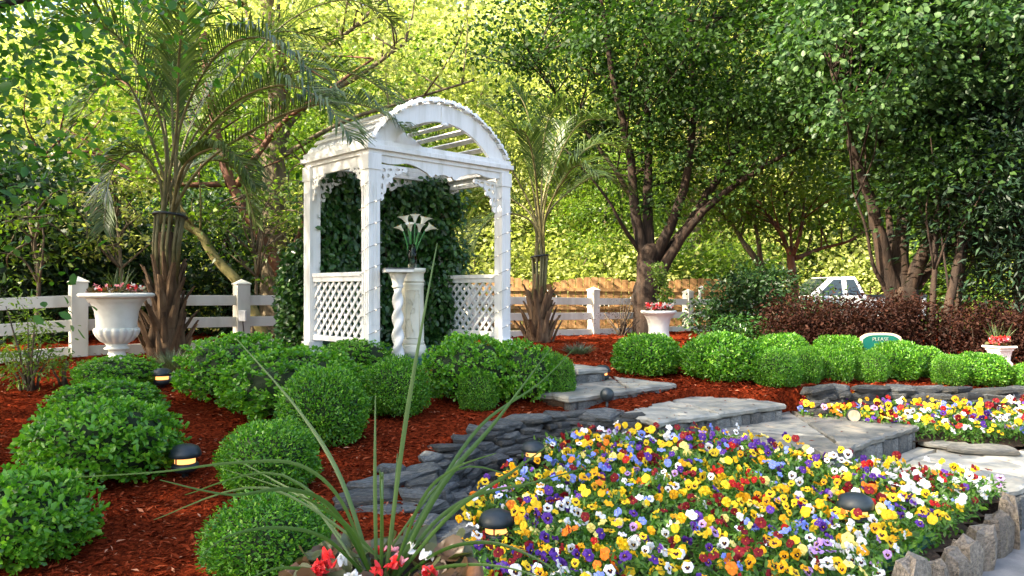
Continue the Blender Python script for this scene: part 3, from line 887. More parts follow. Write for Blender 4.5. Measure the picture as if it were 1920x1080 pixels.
# ============================================================ cedar fence beyond
M_cedar = mat('cedar', (.25, .13, .05), (.42, .255, .11), rough=.7, scale=4, bump=.2, bscale=20, c3=(.34, .19, .075), stretch=(3, 3, .4))
wf = thing('picket_fence', 'tall honey brown wooden picket fence with scalloped top beyond the white rails', 'fence', (0, 20, .5))
Yw = 19.6
x = -1.75; k = 0
bay = 2.75; x00 = 2.17 - bay * 1.5
g = random.Random(3)
while x < 6.4:
    u = ((x - x00) / bay) % 1.0
    zt = 1.72 + .24 * math.sin(math.pi * u) ** .8 - .012 * (x + 1.75)
    yy = Yw + .03 * (x + 1.7) + g.uniform(-.006, .006)
    zb = hz(x, yy) - .05
    wpk = .185
    mb = MB(); mb.add([(x, yy, zb), (x + wpk, yy, zb), (x + wpk, yy, zt - .03), (x + wpk * .75, yy, zt), (x + wpk * .25, yy, zt), (x, yy, zt - .03)] + [(a, yy + .02, c) for a, c in ((x, zb), (x + wpk, zb), (x + wpk, zt - .03), (x + wpk * .75, zt), (x + wpk * .25, zt), (x, zt - .03))],
        [(0, 1, 2, 3, 4, 5), (11, 10, 9, 8, 7, 6)] + [(i, i + 6, (i + 1) % 6 + 6, (i + 1) % 6) for i in range(6)])
    mb.build('picket', M_cedar, wf); x += wpk + .017; k += 1
for z in (.62, 1.60, 1.12):
    mb = MB(); mb.bar((-1.75, Yw - .03, z), (6.4, Yw + .21, z - .05), .045, .09); mb.build('rail', M_cedar, wf)
for i in range(4):
    xx = x00 + bay * i + .02
    if -1.8 < xx < 6.5:
        mb = MB(); mb.box((xx - .05, Yw - .16 + .03 * (xx + 1.7), .4), (xx + .05, Yw - .06 + .03 * (xx + 1.7), 1.90)); mb.build('post', M_cedar, wf, bevel=.006)
cn = thing('candy_cane', 'white hooked cane ornament at a post of the brown fence', 'ornament', (0, 0, 0)); c0 = W3(1312, 560, 19.3); cn.location = c0
pts = [c0 + Vector((0, 0, z)) for z in (-.5, 0, .25)] + [c0 + Vector((.05 - .05 * math.cos(t), 0, .25 + .05 * math.sin(t))) for t in np.linspace(.4, 3.3, 8)]
mb = MB(); mb.tube(pts, .035, 8); mb.build('cane', M_white, cn)
# lights draped along the brown fence
dl = thing('fairy_lights', 'fairy lights with dark garland draped in swags on brown fence', 'string lights', (0, Yw - .1, 1.5))
M_darkwire = mat('dark_garland', (.02, .035, .015), rough=.8)
pts = []
for i in range(3):
    a, b = x00 + bay * i, x00 + bay * (i + 1)
    for t in np.linspace(0, 1, 12, endpoint=False):
        xx = a + (b - a) * t
        if -1.7 < xx < 6.3: pts.append(Vector((xx, Yw - .12 + .03 * (xx + 1.7), 1.66 - .55 * (1 - (2 * t - 1) ** 2) * .9 - .01 * xx)))
mb = MB(); mb.tube(pts, .022, 6); mb.build('garland', M_darkwire, dl)
for p, q in zip(pts[:-1], pts[1:]):
    for f in (.1, .6):
        b = place('bulb', BULB, dl, p.lerp(q, f) + Vector((0, -.03, random.uniform(-.03, .03))) - Vector(dl.location)); b.scale = (2, 2, 2)

# ============================================================ urns and planters
M_urn = mat('urn_white', (.60, .60, .54), (.74, .74, .68), rough=.6, scale=4, bump=.08, bscale=50, c3=(.71, .71, .65))
def urn_parts(root, s, gad=True):
    if gad:
        mb = MB(); mb.box((-.15 * s, -.15 * s, -.03), (.15 * s, .15 * s, .045 * s)); mb.build('plinth', M_urn, root, world=False, bevel=.005)
        mb = MB(); mb.lathe([(0, .04 * s), (.135 * s, .04 * s), (.125 * s, .07 * s), (.095 * s, .10 * s), (.085 * s, .15 * s), (.09 * s, .17 * s), (.125 * s, .175 * s), (.13 * s, .19 * s), (.11 * s, .20 * s), (.10 * s, .22 * s), (.12 * s, .235 * s), (0, .235 * s)], 36); mb.build('foot', M_urn, root, world=False)
        def lob(r, z, t): 
            return r * (1 + .115 * abs(math.cos(8 * t)) ** .7 - .07)
        mb = MB(); mb.lathe([(0, .225 * s), (.10 * s, .23 * s), (.165 * s, .27 * s), (.21 * s, .33 * s), (.228 * s, .38 * s), (.225 * s, .405 * s), (.20 * s, .415 * s), (0, .415 * s)], 108, fn=lob); mb.build('gadrooned_bowl', M_urn, root, world=False)
        mb = MB(); mb.lathe([(.205 * s, .405 * s), (.207 * s, .43 * s), (.212 * s, .52 * s), (.225 * s, .60 * s), (.255 * s, .68 * s), (.295 * s, .735 * s), (.315 * s, .75 * s)], 48, cap=False); mb.build('body', M_urn, root, world=False)
        mb = MB(); mb.lathe([(.31 * s, .745 * s), (.375 * s, .755 * s), (.39 * s, .775 * s), (.385 * s, .795 * s), (.36 * s, .805 * s), (.33 * s, .80 * s), (.325 * s, .77 * s), (.28 * s, .70 * s)], 48, cap=False); mb.build('rim', M_urn, root, world=False)
        mb = MB(); mb.lathe([(0, .755 * s), (.31 * s, .752 * s)], 24, cap=False); mb.build('soil', M_soil, root, world=False)
p = G(219, 684)
u1 = thing('garden_urn', 'large white urn with fluted bowl in front of the big palm', 'urn', (p.x, p.y, p.z), rz=.4)
us = (EYE - (550 - HZ) / F * p.y - p.z) / .80
urn_parts(u1, us)
URN_TOP = Vector((p.x, p.y, p.z + .77 * us)); URN_R = .3 * us

p = W3(1235, 640, 12.6); p.z = hz(p.x, p.y)
s2 = (EYE - (582 - HZ) / F * p.y - p.z)
u2 = thing('garden_planter', 'white bell shaped planter with flared rim at the foot of the dark trunk', 'planter', (p.x, p.y, p.z))
rw = 33 / F * p.y
mb = MB(); mb.lathe([(0, -.03), (rw * .72, -.03), (rw * .72, .09 * s2), (rw * .62, .12 * s2), (rw * .58, .3 * s2), (rw * .58, .5 * s2), (rw * .66, .7 * s2), (rw * .84, .86 * s2), (rw * .93, .9 * s2)], 40, cap=False); mb.build('body', M_urn, u2, world=False)
mb = MB(); mb.lathe([(rw * .9, .89 * s2), (rw, .92 * s2), (rw * 1.0, .98 * s2), (rw * .96, s2), (rw * .86, s2), (rw * .82, .9 * s2)], 40, cap=False); mb.build('rim', M_urn, u2, world=False)
mb = MB(); mb.lathe([(0, .93 * s2), (rw * .85, .93 * s2)], 24, cap=False); mb.build('soil', M_soil, u2, world=False)
U2_TOP = Vector((p.x, p.y, p.z + .93 * s2)); U2_R = rw * .8

p = W3(1874, 700, 9.9); p.z = hz(p.x, p.y)
s3 = EYE - (648 - HZ) / F * p.y - p.z; rw = 20 / F * p.y
u3 = thing('garden_planter', 'square fluted white planter with red flowers among the purple shrubs', 'planter', (p.x, p.y, p.z), rz=.25)
def sq(r, z, t):
    c = max(abs(math.cos(t)), abs(math.sin(t))); return r / c * (1 + .02 * math.cos(24 * t))
mb = MB(); mb.lathe([(0, -.03), (rw * .74, -.03), (rw * .74, .06), (rw * .60, .09), (rw * .62, .5 * s3), (rw * .70, .74 * s3), (rw * .78, .80 * s3)], 96, fn=sq, cap=False); mb.build('body', M_urn, u3, world=False)
def sq0(r, z, t): return r / max(abs(math.cos(t)), abs(math.sin(t)))
mb = MB(); mb.lathe([(rw * .70, .76 * s3), (rw * .80, .79 * s3), (rw * .80, .84 * s3), (rw * .86, .87 * s3), (rw * .9, .90 * s3), (rw, .92 * s3), (rw, .99 * s3), (rw * .97, s3), (rw * .85, s3), (rw * .8, .85 * s3)], 64, fn=sq0, cap=False, smooth=False); mb.build('rim', M_urn, u3, world=False)
mb = MB(); mb.lathe([(0, .93 * s3), (rw * .84, .93 * s3)], 24, cap=False, fn=sq0); mb.build('soil', M_soil, u3, world=False)
U3_TOP = Vector((p.x, p.y, p.z + .93 * s3)); U3_R = rw * .8

# ============================================================ garden sign
sp = W3(1651, 640, 9.3)
sg = thing('garden_sign', 'small green sign with cream border and arched top above the bushes', 'sign', (sp.x, sp.y, hz(sp.x, sp.y)))
sw = 76 / F * 9.3; zt = W3(0, 624, 9.3).z; sh_ = .34
def arched(wd, ht, top, yf, yb, mbx, mi=0):
    n = 14; o = [(sp.x - wd / 2, top - ht), (sp.x + wd / 2, top - ht), (sp.x + wd / 2, top - .055)]
    for k in range(1, n): 
        t = k / n; xx = wd / 2 - wd * t; o.append((sp.x + xx, top - .055 + .055 * (1 - (2 * t - 1) ** 4)))
    o.append((sp.x - wd / 2, top - .055)); m = len(o)
    mbx.add([(x, yf, z) for x, z in o] + [(x, yb, z) for x, z in o], [tuple(range(m))[::1], tuple(range(m, 2 * m))[::-1]] + [(i, i + m, (i + 1) % m + m, (i + 1) % m) for i in range(m)], mi)
M_signc = mat('sign_cream', (.62, .56, .38), rough=.5); M_signg = mat('sign_green', (.004, .10, .075), rough=.4)
mb = MB(); arched(sw, sh_, zt, sp.y - .012, sp.y + .012, mb); mb.build('border', M_signc, sg)
mb = MB(); arched(sw - .05, sh_ - .05, zt - .026, sp.y - .018, sp.y - .006, mb); mb.build('face', M_signg, sg)
for sx in (-1, 1):
    mb = MB(); mb.box((sp.x + sx * sw * .32 - .02, sp.y + .013, hz(sp.x, sp.y) - .1), (sp.x + sx * sw * .32 + .02, sp.y + .05, zt - .1)); mb.build('stake', M_signc, sg)
def text(s, x, z, size):
    cu = bpy.data.curves.new('lettering', 'FONT'); cu.body = s; cu.size = size; cu.align_x = 'CENTER'; cu.extrude = .0015; cu.offset = -.0012
    ob = bpy.data.objects.new('tmp', cu); col.objects.link(ob)
    me = bpy.data.meshes.new_from_object(ob.evaluated_get(bpy.context.evaluated_depsgraph_get())); bpy.data.objects.remove(ob)
    me.materials.clear(); me.materials.append(mat('sign_letter', (.34, .40, .32), rough=.5))
    o = place('lettering', me, sg, Vector((x, sp.y - .022, z)) - Vector(sg.location)); o.rotation_euler = (R(90), 0, 0)
text('PLEASE', sp.x - .01, zt - .10, .066)
text('WALK', sp.x + .09, zt - .185, .075)

# ============================================================ garden lamps
M_black = mat('lamp_black', (.010, .016, .020), (.02, .03, .035), rough=.45, scale=12, spec=.5)
M_lens = glow('lamp_lens', (1.0, .42, .12), .5)
M_lensframe = mat('lens_dim', (.45, .25, .10), rough=.3)
def lamp_proto():
    parts = []
    mb = MB(); mb.lathe([(0, .215), (.05, .212), (.085, .195), (.102, .165), (.106, .140), (.10, .132), (.0, .138)], 32); parts.append(('cap', mb.mesh('cap', M_black)))
    mb = MB(); mb.lathe([(.0, .085), (.066, .085), (.066, .136), (0, .136)], 28); parts.append(('lens', mb.mesh('lens', M_lens)))
    mb = MB(); mb.lathe([(0, .02), (.06, .03), (.085, .05), (.09, .075), (.08, .09), (0, .09)], 28); parts.append(('collar', mb.mesh('collar', M_black)))
    mb = MB(); mb.lathe([(0, -.12), (.016, -.12), (.022, .02), (.03, .03), (0, .03)], 14); parts.append(('spike', mb.mesh('spike', M_black)))
    mb = MB(); mb.box((-.004, .066, .085), (.004, .073, .138)); parts.append(('lens_bar', mb.mesh('lens_bar', M_black)))
    return parts
LP = lamp_proto()
def lamp(label, px, py, Z, s=1.0, Y=None):
    """pixel of the lens centre, Z the ground level under the lamp"""
    zc = Z + .11 * s
    p = G(px, py, zc) if Y is None else W3(px, py, Y)
    r = thing('garden_lamp', label, 'lamp', (p.x, p.y, p.z - .11 * s), 'low garden lamps', rz=random.uniform(0, 3))
    r.scale = (s, s, s)
    for n_, me in LP: place(n_, me, r)
def lampg(label, px, py, s=1.0):
    # ground below found by marching
    Y = np.arange(2.5, 20, .01); zc = EYE - (py - HZ) / F * Y
    i = int(np.argmax(zc - .11 * s <= h((px - 960) / F * Y, Y))); lamp(label, px, py, 0, s, Y=float(Y[i]))
lamp('lit black garden lamp at the slate wall foot among yellow and violet pansies', 931, 990, .06)
lamp('lit garden lamp with grey cap at the inner bend of slate wall', 1000, 850, .25, .85)
lampg('lit black garden lamp beside the large leafy bush on open mulch', 347, 862, .95)
lampg('lit black garden lamp beside the stepping stone below the palm', 304, 708, .9)
lampg('lit garden lamp on mulch beside the topmost stone step', 1129, 700, .8)
lamp('lit black garden lamp at the slate ledge beside the far pansies', 1556, 764, .29, .85)
lamp('garden lamp sunk among white and yellow pansies near the edging stones', 1604, 958, .13)
def spot(label, p, lit):
    r = thing('spot_light', label, 'spot light', p, rz=0)
    mb = MB(); mb.lathe([(0, -.05), (.03, -.045), (.055, -.02), (.063, .01), (.06, .04), (.055, .045), (.05, .04), (0, .038)], 24); b = mb.build('housing', M_black, r, world=False)
    b.rotation_euler = (R(78), 0, R(-15)) if lit else (R(100), 0, R(170)); b.location = (0, 0, .1)
    mb = MB(); mb.lathe([(0, .0405), (.052, .0425)], 20, cap=False); l_ = mb.build('reflector', mat('reflector', (.55, .42, .26), (.35, .22, .12), rough=.25, scale=20, metallic=.6), b, world=False)
    mb = MB(); mb.tube([(0, 0, -.08), (0, 0, .06)], .012, 8); mb.build('stake', M_black, r, world=False)
q = G(1138, 757, .55); spot('black ball shaped spot light on mulch beside the middle step', Vector((q.x, q.y, .53)), False)
q = G(1600, 788, .36); spot('round spot light with copper reflector beside the broad step', Vector((q.x, q.y, .30)), True)

# ============================================================ pickup truck behind the shrubs
M_car = mat('truck_white', (.70, .71, .70), (.78, .79, .78), rough=.25, scale=2, spec=.5)
M_cglass = mat('car_glass', (.02, .03, .03), rough=.05, spec=.8)
M_tyre = mat('tyre', (.02, .02, .02), rough=.8); M_rim = mat('wheel_rim', (.45, .45, .46), rough=.3, metallic=.8)
def pickup(label, loc, rz, s=1.0):
    r = thing('pickup_truck', label, 'truck', loc, rz=rz); r.scale = (s, s, s)
    def ext(prof, y0, y1, inset=0):
        n = len(prof); vv = [(x, y0, z) for x, z in prof] + [(x, y1, z) for x, z in prof]
        return vv, [tuple(range(n))[::-1], tuple(range(n, 2 * n))] + [(i, (i + 1) % n, (i + 1) % n + n, i + n) for i in range(n)]
    # front faces -x
    mb = MB(); mb.add(*ext([(-2.6, .45), (2.6, .50), (2.62, 1.12), (.30, 1.14), (-1.05, 1.12), (-2.45, .98), (-2.65, .80)], -.9, .9)); mb.build('body', M_car, r, world=False, bevel=.05)
    mb = MB(); mb.add([(-1.15, -.84, 1.10), (-1.15, .84, 1.10), (-.35, -.70, 1.74), (-.35, .70, 1.74), (.42, -.70, 1.76), (.42, .70, 1.76), (.72, -.84, 1.12), (.72, .84, 1.12)], [(0, 2, 4, 6), (1, 7, 5, 3), (0, 1, 3, 2), (2, 3, 5, 4), (4, 5, 7, 6), (0, 6, 7, 1)]); mb.build('cab', M_car, r, world=False, bevel=.03)
    for sy in (-1, 1):
        mb = MB(); mb.add([(-.85, sy * .835, 1.17), (-.30, sy * .735, 1.66), (-.06, sy * .735, 1.67), (-.06, sy * .835, 1.17)], [(0, 1, 2, 3)]); mb.build('side_window', M_cglass, r, world=False)
        mb = MB(); mb.add([(.10, sy * .835, 1.17), (.10, sy * .735, 1.67), (.36, sy * .735, 1.67), (.56, sy * .835, 1.17)], [(0, 1, 2, 3)]); mb.build('side_window', M_cglass, r, world=False)
        mb = MB(); mb.box((-2.66, sy * .62 - .16, .72), (-2.58, sy * .62 + .16, .88)); mb.build('headlight', M_rim, r, world=False)
        mb = MB(); mb.box((-.82, sy * .98 - .1, 1.15), (-.72, sy * .98 + .08, 1.32)); mb.build('mirror', M_black, r, world=False, bevel=.02)
        mb = MB(); mb.box((.70, sy * .88 - .05, 1.11), (2.6, sy * .88 + .05, 1.19)); mb.build('bed_rail', M_black, r, world=False)
        for wx in (-1.65, 1.65):
            mb = MB(); mb.lathe([(0, -.11), (.30, -.11), (.36, -.08), (.36, .08), (.30, .11), (0, .11)], 24); t_ = mb.build('tyre', M_tyre, r, world=False); t_.location = (wx, sy * .82, .36); t_.rotation_euler = (R(90), 0, 0)
            mb = MB(); mb.lathe([(0, -.118), (.2, -.118), (.2, .118), (0, .118)], 16); mb.build('rim', M_rim, t_, world=False)
    mb = MB(); mb.add([(-1.08, -.74, 1.17), (-1.08, .74, 1.17), (-.40, .62, 1.70), (-.40, -.62, 1.70)], [(0, 1, 2, 3)]); o = mb.build('windscreen', M_cglass, r, world=False); o.location = (-.02, 0, .02)
    mb = MB(); mb.add([(.70, -.72, 1.20), (.47, -.60, 1.70), (.47, .60, 1.70), (.70, .72, 1.20)], [(0, 1, 2, 3)]); o = mb.build('rear_window', M_cglass, r, world=False); o.location = (.012, 0, .006)
    return r
tp = W3(1585, 600, 24.0)
pickup('white pickup truck parked behind the purple shrubs', (tp.x - .45, 24.0, W3(0, 519, 24).z - 1.76), .06)
# ============================================================ clipped bushes
M_big = leafmat('broad_leaf', [(.024, .095, .008), (.065, .21, .014), (.13, .32, .022), (.25, .44, .04)], trans=.34, rough=.34, spec=.5)
M_box = leafmat('box_leaf', [(.020, .085, .008), (.055, .185, .013), (.11, .28, .02), (.21, .39, .032)], trans=.34, rough=.38, spec=.45)
M_core = mat('bush_inner_shade', (.008, .018, .005), (.02, .035, .010), rough=.9, scale=20)  # near-black green: the shade between leaves is put into the colour
M_twig = mat('twig_bark', (.05, .035, .02), (.12, .09, .06), rough=.85, scale=20)

def dome(u, rad, hh, g_phase):
    """surface of a clipped bush for directions u (n,3): flat below, domed above"""
    c = hh * .42
    lump = 1 + .065 * np.sin(u[:, 0] * 5 + g_phase) * np.sin(u[:, 1] * 4.3 + g_phase * 2) + .03 * np.sin(u[:, 2] * 7 + u[:, 0] * 6 + g_phase)
    up = np.where(u[:, 2] > 0, hh - c, c)
    e = 2.35
    k = (np.abs(u[:, 0]) ** e + np.abs(u[:, 1]) ** e + np.abs(u[:, 2]) ** e) ** (-1 / e)
    q = u * k[:, None] * lump[:, None]
    return np.stack([q[:, 0] * rad, q[:, 1] * rad, c + q[:, 2] * up], -1)

def bush_leaves(rad, hh, n, L, Wd, seed, ros=True, depth=.30):
    g = np.random.default_rng(seed)
    if ros:
        k = 7; m = n // k
        u = rdir(m, g)
        u = u[(u[:, 2] > -.75)]; m = len(u)
        T = dome(u, rad, hh, seed)
        c = np.array([0, 0, hh * .42])
        T = c + (T - c) * (1 - depth * g.random((m, 1)) ** 1.5 + .028 * g.normal(size=(m, 1)) + .09 * (g.random((m, 1)) < .05))
        a = unit(u + np.array([0, 0, .35]) + .35 * g.normal(size=(m, 3)))
        e1 = unit(np.cross(a, rdir(m, g))); e2 = np.cross(a, e1)
        P = []; D = []; N = []
        for j in range(k):
            ph = 2 * np.pi * j / k * 1.618 + g.uniform(-.3, .3, m)
            tilt = g.uniform(.55, 1.25, m) if j < 5 else g.uniform(.1, .5, m)
            d = a * np.cos(tilt)[:, None] + (e1 * np.cos(ph)[:, None] + e2 * np.sin(ph)[:, None]) * np.sin(tilt)[:, None]
            P.append(T - a * (L * .35 * g.random((m, 1)))); D.append(d); N.append(a + .15 * g.normal(size=(m, 3)))
        P, D, N = np.concatenate(P), np.concatenate(D), np.concatenate(N)
    else:
        u = rdir(n, g); u = u[u[:, 2] > -.8]; m = len(u)
        P = dome(u, rad, hh, seed); c = np.array([0, 0, hh * .42])
        P = c + (P - c) * (1 - depth * g.random((m, 1)) ** 1.4 + .022 * g.normal(size=(m, 1)) + .06 * (g.random((m, 1)) < .03))
        D = unit(u * .8 + np.array([0, 0, .45]) + .65 * g.normal(size=(m, 3)))
        N = unit(u + np.array([0, 0, .5]) + .5 * g.normal(size=(m, 3)))
    L_ = L * g.uniform(.7, 1.2, len(P)); k = P[:, 2] > .005
    return P[k], D[k], N[k], L_[k], (L_ * Wd / L)[k], np.clip(g.beta(1.5, 1.6, k.sum()), 0, 1)

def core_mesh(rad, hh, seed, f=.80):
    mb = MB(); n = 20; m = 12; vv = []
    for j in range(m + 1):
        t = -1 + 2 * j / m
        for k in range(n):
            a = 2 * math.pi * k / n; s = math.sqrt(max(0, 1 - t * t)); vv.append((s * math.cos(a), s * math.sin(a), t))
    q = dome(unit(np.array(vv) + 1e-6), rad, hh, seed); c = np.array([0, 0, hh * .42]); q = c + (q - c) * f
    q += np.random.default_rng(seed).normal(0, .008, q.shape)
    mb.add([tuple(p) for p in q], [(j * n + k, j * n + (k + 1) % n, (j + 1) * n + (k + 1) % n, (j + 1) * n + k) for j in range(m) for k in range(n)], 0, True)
    return mb.mesh('dark_core', M_core)  # solid core for the twig mass, darkened so gaps look shaded
BUSH = {}
for kind, rad, hh, n, L, Wd, ros, tpl, mm, ns in (('big', .44, .60, 8600, .050, .024, True, 'spoon', M_big, 2), ('bigf', .44, .60, 9500, .042, .021, True, 'spoon', M_big, 2), ('box', .29, .52, 13500, .025, .012, False, 'leaf', M_box, 2), ('boxf', .42, .58, 11000, .040, .021, False, 'leaf', M_box, 3)):
    BUSH[kind] = []
    for s in range(ns):
        a = bush_leaves(rad, hh, n, L, Wd, 11 + s * 7 + len(kind), ros)
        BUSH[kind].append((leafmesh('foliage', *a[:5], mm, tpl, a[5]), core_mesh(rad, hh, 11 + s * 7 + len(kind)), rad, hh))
mb = MB()
for k in range(5):
    a = k * 1.3; mb.tube([(0, 0, -.03), (.04 * math.cos(a), .04 * math.sin(a), .12), (.14 * math.cos(a), .14 * math.sin(a), .30)], [.014, .011, .006], 6)
STEM = mb.mesh('stem', M_twig)
LEAF1 = leafmesh('leaf', np.zeros((1, 3)), np.array([[0, 1., 0]]), np.array([[0, 0, 1.]]), .055, .027, M_big, 'spoon', np.array([.6]))
nb = 0
BUSHES = []
def bush(label, kind, x0, x1, top, bottom, group='clipped bushes', singles=0, deep=1.0):
    global nb
    cx = (x0 + x1) / 2
    p = G(cx, bottom)
    wd = (x1 - x0) / F * p.y / 2
    y = p.y + wd * .75 * deep                 # the foot seen is the near one
    x = (cx - 960) / F * y
    wd = (x1 - x0) / F * y / 2 * .93
    z = hz(x, y) - .02
    hh = EYE - (top - HZ) / F * (y + wd * .1) - z
    fol, core, r0, h0 = BUSH[kind][nb % len(BUSH[kind])]
    r = thing('clipped_bush', label, 'bush', (x, y, z), group, rz=nb * 1.7)
    s = (wd / r0, wd / r0 * deep, hh / h0)
    for n_, me in (('foliage', fol), ('dark_core', core), ('stem', STEM)):
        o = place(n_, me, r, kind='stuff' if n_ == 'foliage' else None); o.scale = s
    nb += 1
    BUSHES.append((x, y, wd))
    if singles:
        g = np.random.default_rng(99 + nb)
        u = rdir(6000, g); view = unit(np.array([-x, -y, .9])[None])[0]
        u = u[(u @ view > .15) & (u[:, 2] > -.3)][:singles]
        T = dome(u, wd * 1.0, hh, 3.0)
        D = unit(u * .6 + np.array([0, 0, .5]) + .5 * g.normal(size=u.shape)); N = unit(u + .3 * g.normal(size=u.shape))
        S = unit(np.cross(D, N)); N = np.cross(S, D)
        Ri = Matrix.Rotation(-(nb - 1) * 1.7, 3, 'Z')
        for i in range(len(u)):
            o = place('leaf', LEAF1, r, Ri @ Vector(T[i] * 1.0))
            o.rotation_euler = (Ri @ Matrix((-S[i], D[i], N[i])).transposed()).to_euler()
            q = g.uniform(.75, 1.15); o.scale = (q, q, q)
    return r
bush('broad leaved bush by the open mulch with the path lamp out of its reach', 'big', -120, 168, 885, 1095, singles=150)
bush('large loose broad leaved bush with a lit lamp at its side', 'big', 58, 340, 752, 925, singles=150)
bush('broad leaved bush directly behind the one with the lamp at its side', 'big', 98, 302, 713, 812)
bush('low broad leaved bush in front of the white fluted urn', 'bigf', 140, 302, 668, 738)
bush('wide broad leaved bush with yellowish shoots near the palm foot', 'bigf', 336, 560, 628, 765)
bush('wide broad leaved bush right behind the dense round box ball', 'bigf', 414, 692, 652, 800)
bush('broad leaved bush at the foot of the arbor lattice', 'bigf', 598, 742, 637, 712)
bush('dense round box ball standing against the wide broad leaved bush', 'box', 520, 692, 690, 850)
bush('dark round box ball at the mulch gap below the twisted column', 'box', 684, 806, 672, 792)
bush('round box ball standing between two others along the slate wall end', 'box', 410, 602, 790, 942)
bush('lowest round box ball beside the spiky potted plant', 'box', 383, 625, 930, 1118)
bush('wide mounded bush right of the pedestal in front of the arbor', 'bigf', 790, 985, 628, 768)
bush('mounded bush joined to the wide one before the arbor post', 'bigf', 900, 1045, 640, 765)
bush('small box ball in front of the mounded bushes on bright mulch', 'box', 854, 936, 690, 776)
bush('small box ball beside the upper stone steps', 'box', 1008, 1080, 665, 756)
rl = [('bush standing beside the topmost step, below the bell shaped planter', 'boxf', 1145, 1282, 627, 710),
      ('widest clipped bush of the row below the white fence', 'boxf', 1274, 1432, 625, 720),
      ('low clipped bush showing above the widest one', 'boxf', 1405, 1525, 627, 695),
      ('round box ball at the corner of the mulch above the middle step', 'box', 1407, 1502, 654, 730),
      ('narrow box ball next to the mulch corner ball', 'box', 1480, 1546, 650, 722),
      ('clipped bush half hidden behind the narrow box ball', 'boxf', 1528, 1602, 648, 718),
      ('clipped bush to one side of the green sign, behind the front row', 'boxf', 1518, 1625, 630, 695),
      ('upright box ball in front of the green sign', 'box', 1600, 1667, 658, 720),
      ('clipped bush with yellow tips covering the foot of the green sign', 'boxf', 1630, 1735, 640, 716),
      ('clipped bush between the green sign and the purple shrubs', 'boxf', 1700, 1768, 650, 711),
      ('round box ball above the slate ledge, below the purple shrubs', 'box', 1744, 1814, 665, 726),
      ('bright clipped bush hiding the foot of the square fluted planter', 'boxf', 1783, 1893, 662, 728),
      ('clipped bush past the square fluted planter', 'boxf', 1888, 1975, 683, 735)]
for l_ in rl: bush(*l_, group='clipped bushes', deep=.9)

# ============================================================ trees
M_bark = mat('bark_dark', (.010, .0055, .003), (.045, .026, .015), rough=.9, scale=9, bump=.9, bscale=22, c3=(.024, .014, .008), stretch=(1, 1, .25))
M_barkg = mat('bark_grey', (.06, .045, .026), (.17, .135, .08), rough=.9, scale=7, bump=.8, bscale=20, c3=(.11, .085, .052), stretch=(1, 1, .25))
M_barkr = mat('bark_red', (.06, .02, .009), (.17, .075, .035), rough=.75, scale=7, bump=.4, bscale=14, c3=(.11, .042, .02), stretch=(1, 1, .3))
M_moss = mat('bark_mossy', (.08, .075, .02), (.20, .17, .06), rough=.9, scale=7, bump=.5, bscale=25, c3=(.14, .125, .04))
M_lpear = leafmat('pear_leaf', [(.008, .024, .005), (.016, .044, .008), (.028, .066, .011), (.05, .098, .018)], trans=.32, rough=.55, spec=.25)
M_lpear_lit = leafmat('pear_leaf_lit', [(.010, .034, .009), (.024, .066, .016), (.046, .10, .025), (.085, .155, .045)], trans=.32, rough=.5, spec=.35)  # lighter pear leaf: open-sky light on this crown is put into the colour
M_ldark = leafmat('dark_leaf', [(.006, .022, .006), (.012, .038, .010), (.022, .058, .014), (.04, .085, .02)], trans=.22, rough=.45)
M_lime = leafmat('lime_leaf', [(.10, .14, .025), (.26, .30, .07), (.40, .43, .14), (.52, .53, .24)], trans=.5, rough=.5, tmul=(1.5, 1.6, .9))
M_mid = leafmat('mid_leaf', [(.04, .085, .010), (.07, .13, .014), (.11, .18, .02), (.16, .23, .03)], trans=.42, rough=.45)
M_near = leafmat('near_leaf', [(.022, .08, .012), (.045, .13, .018), (.08, .19, .026)], trans=.45, rough=.42)
M_purple = leafmat('purple_leaf', [(.012, .005, .004), (.024, .009, .006), (.028, .010, .006), (.055, .021, .012)], trans=.2, rough=.65, spec=.12)
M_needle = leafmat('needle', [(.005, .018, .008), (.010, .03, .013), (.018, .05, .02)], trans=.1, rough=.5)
M_vine = leafmat('vine_leaf', [(.012, .045, .009), (.022, .075, .014), (.04, .11, .02), (.10, .19, .035)], trans=.2, rough=.32, spec=.5)

def crown(name, c, rad, ncl, per, sig, L, Wd, m, seed, shell=.45, tpl='quad', flat=.6, droop=.35, zmin=None):
    """leaf clumps through an uneven crown; returns mesh relative to c and clump centres"""
    g = np.random.default_rng(seed)
    u = rdir(ncl, g)
    lob = 1 + .22 * np.sin(u[:, 0] * 4 + seed) * np.cos(u[:, 1] * 3.5 + seed * 1.7) + .15 * np.sin(u[:, 2] * 6 + seed * .7)
    r = (shell + (1 - shell) * g.random(ncl) ** .6) * lob
    Cc = u * r[:, None] * np.array(rad)
    if zmin is not None: Cc = Cc[Cc[:, 2] > zmin]
    ncl = len(Cc)
    s = sig * g.uniform(.6, 1.4, ncl)
    off = g.normal(size=(ncl, per, 3)) * s[:, None, None] * np.array([1, 1, flat])
    P = (Cc[:, None] + off).reshape(-1, 3); n = len(P)
    D = unit(off.reshape(-1, 3) / sig + np.array([0, 0, -droop]) + .8 * g.normal(size=(n, 3)))
    N = unit(np.array([0, 0, 1.0]) + .7 * g.normal(size=(n, 3)))
    cl = np.repeat(g.normal(0, .16, ncl), per)
    rn = np.clip(g.beta(2, 2, n) + cl, 0, 1)
    Ls = L * g.uniform(.65, 1.25, n)
    return leafmesh(name, P, D, N, Ls, Ls * Wd / L, m, tpl, rn), Cc

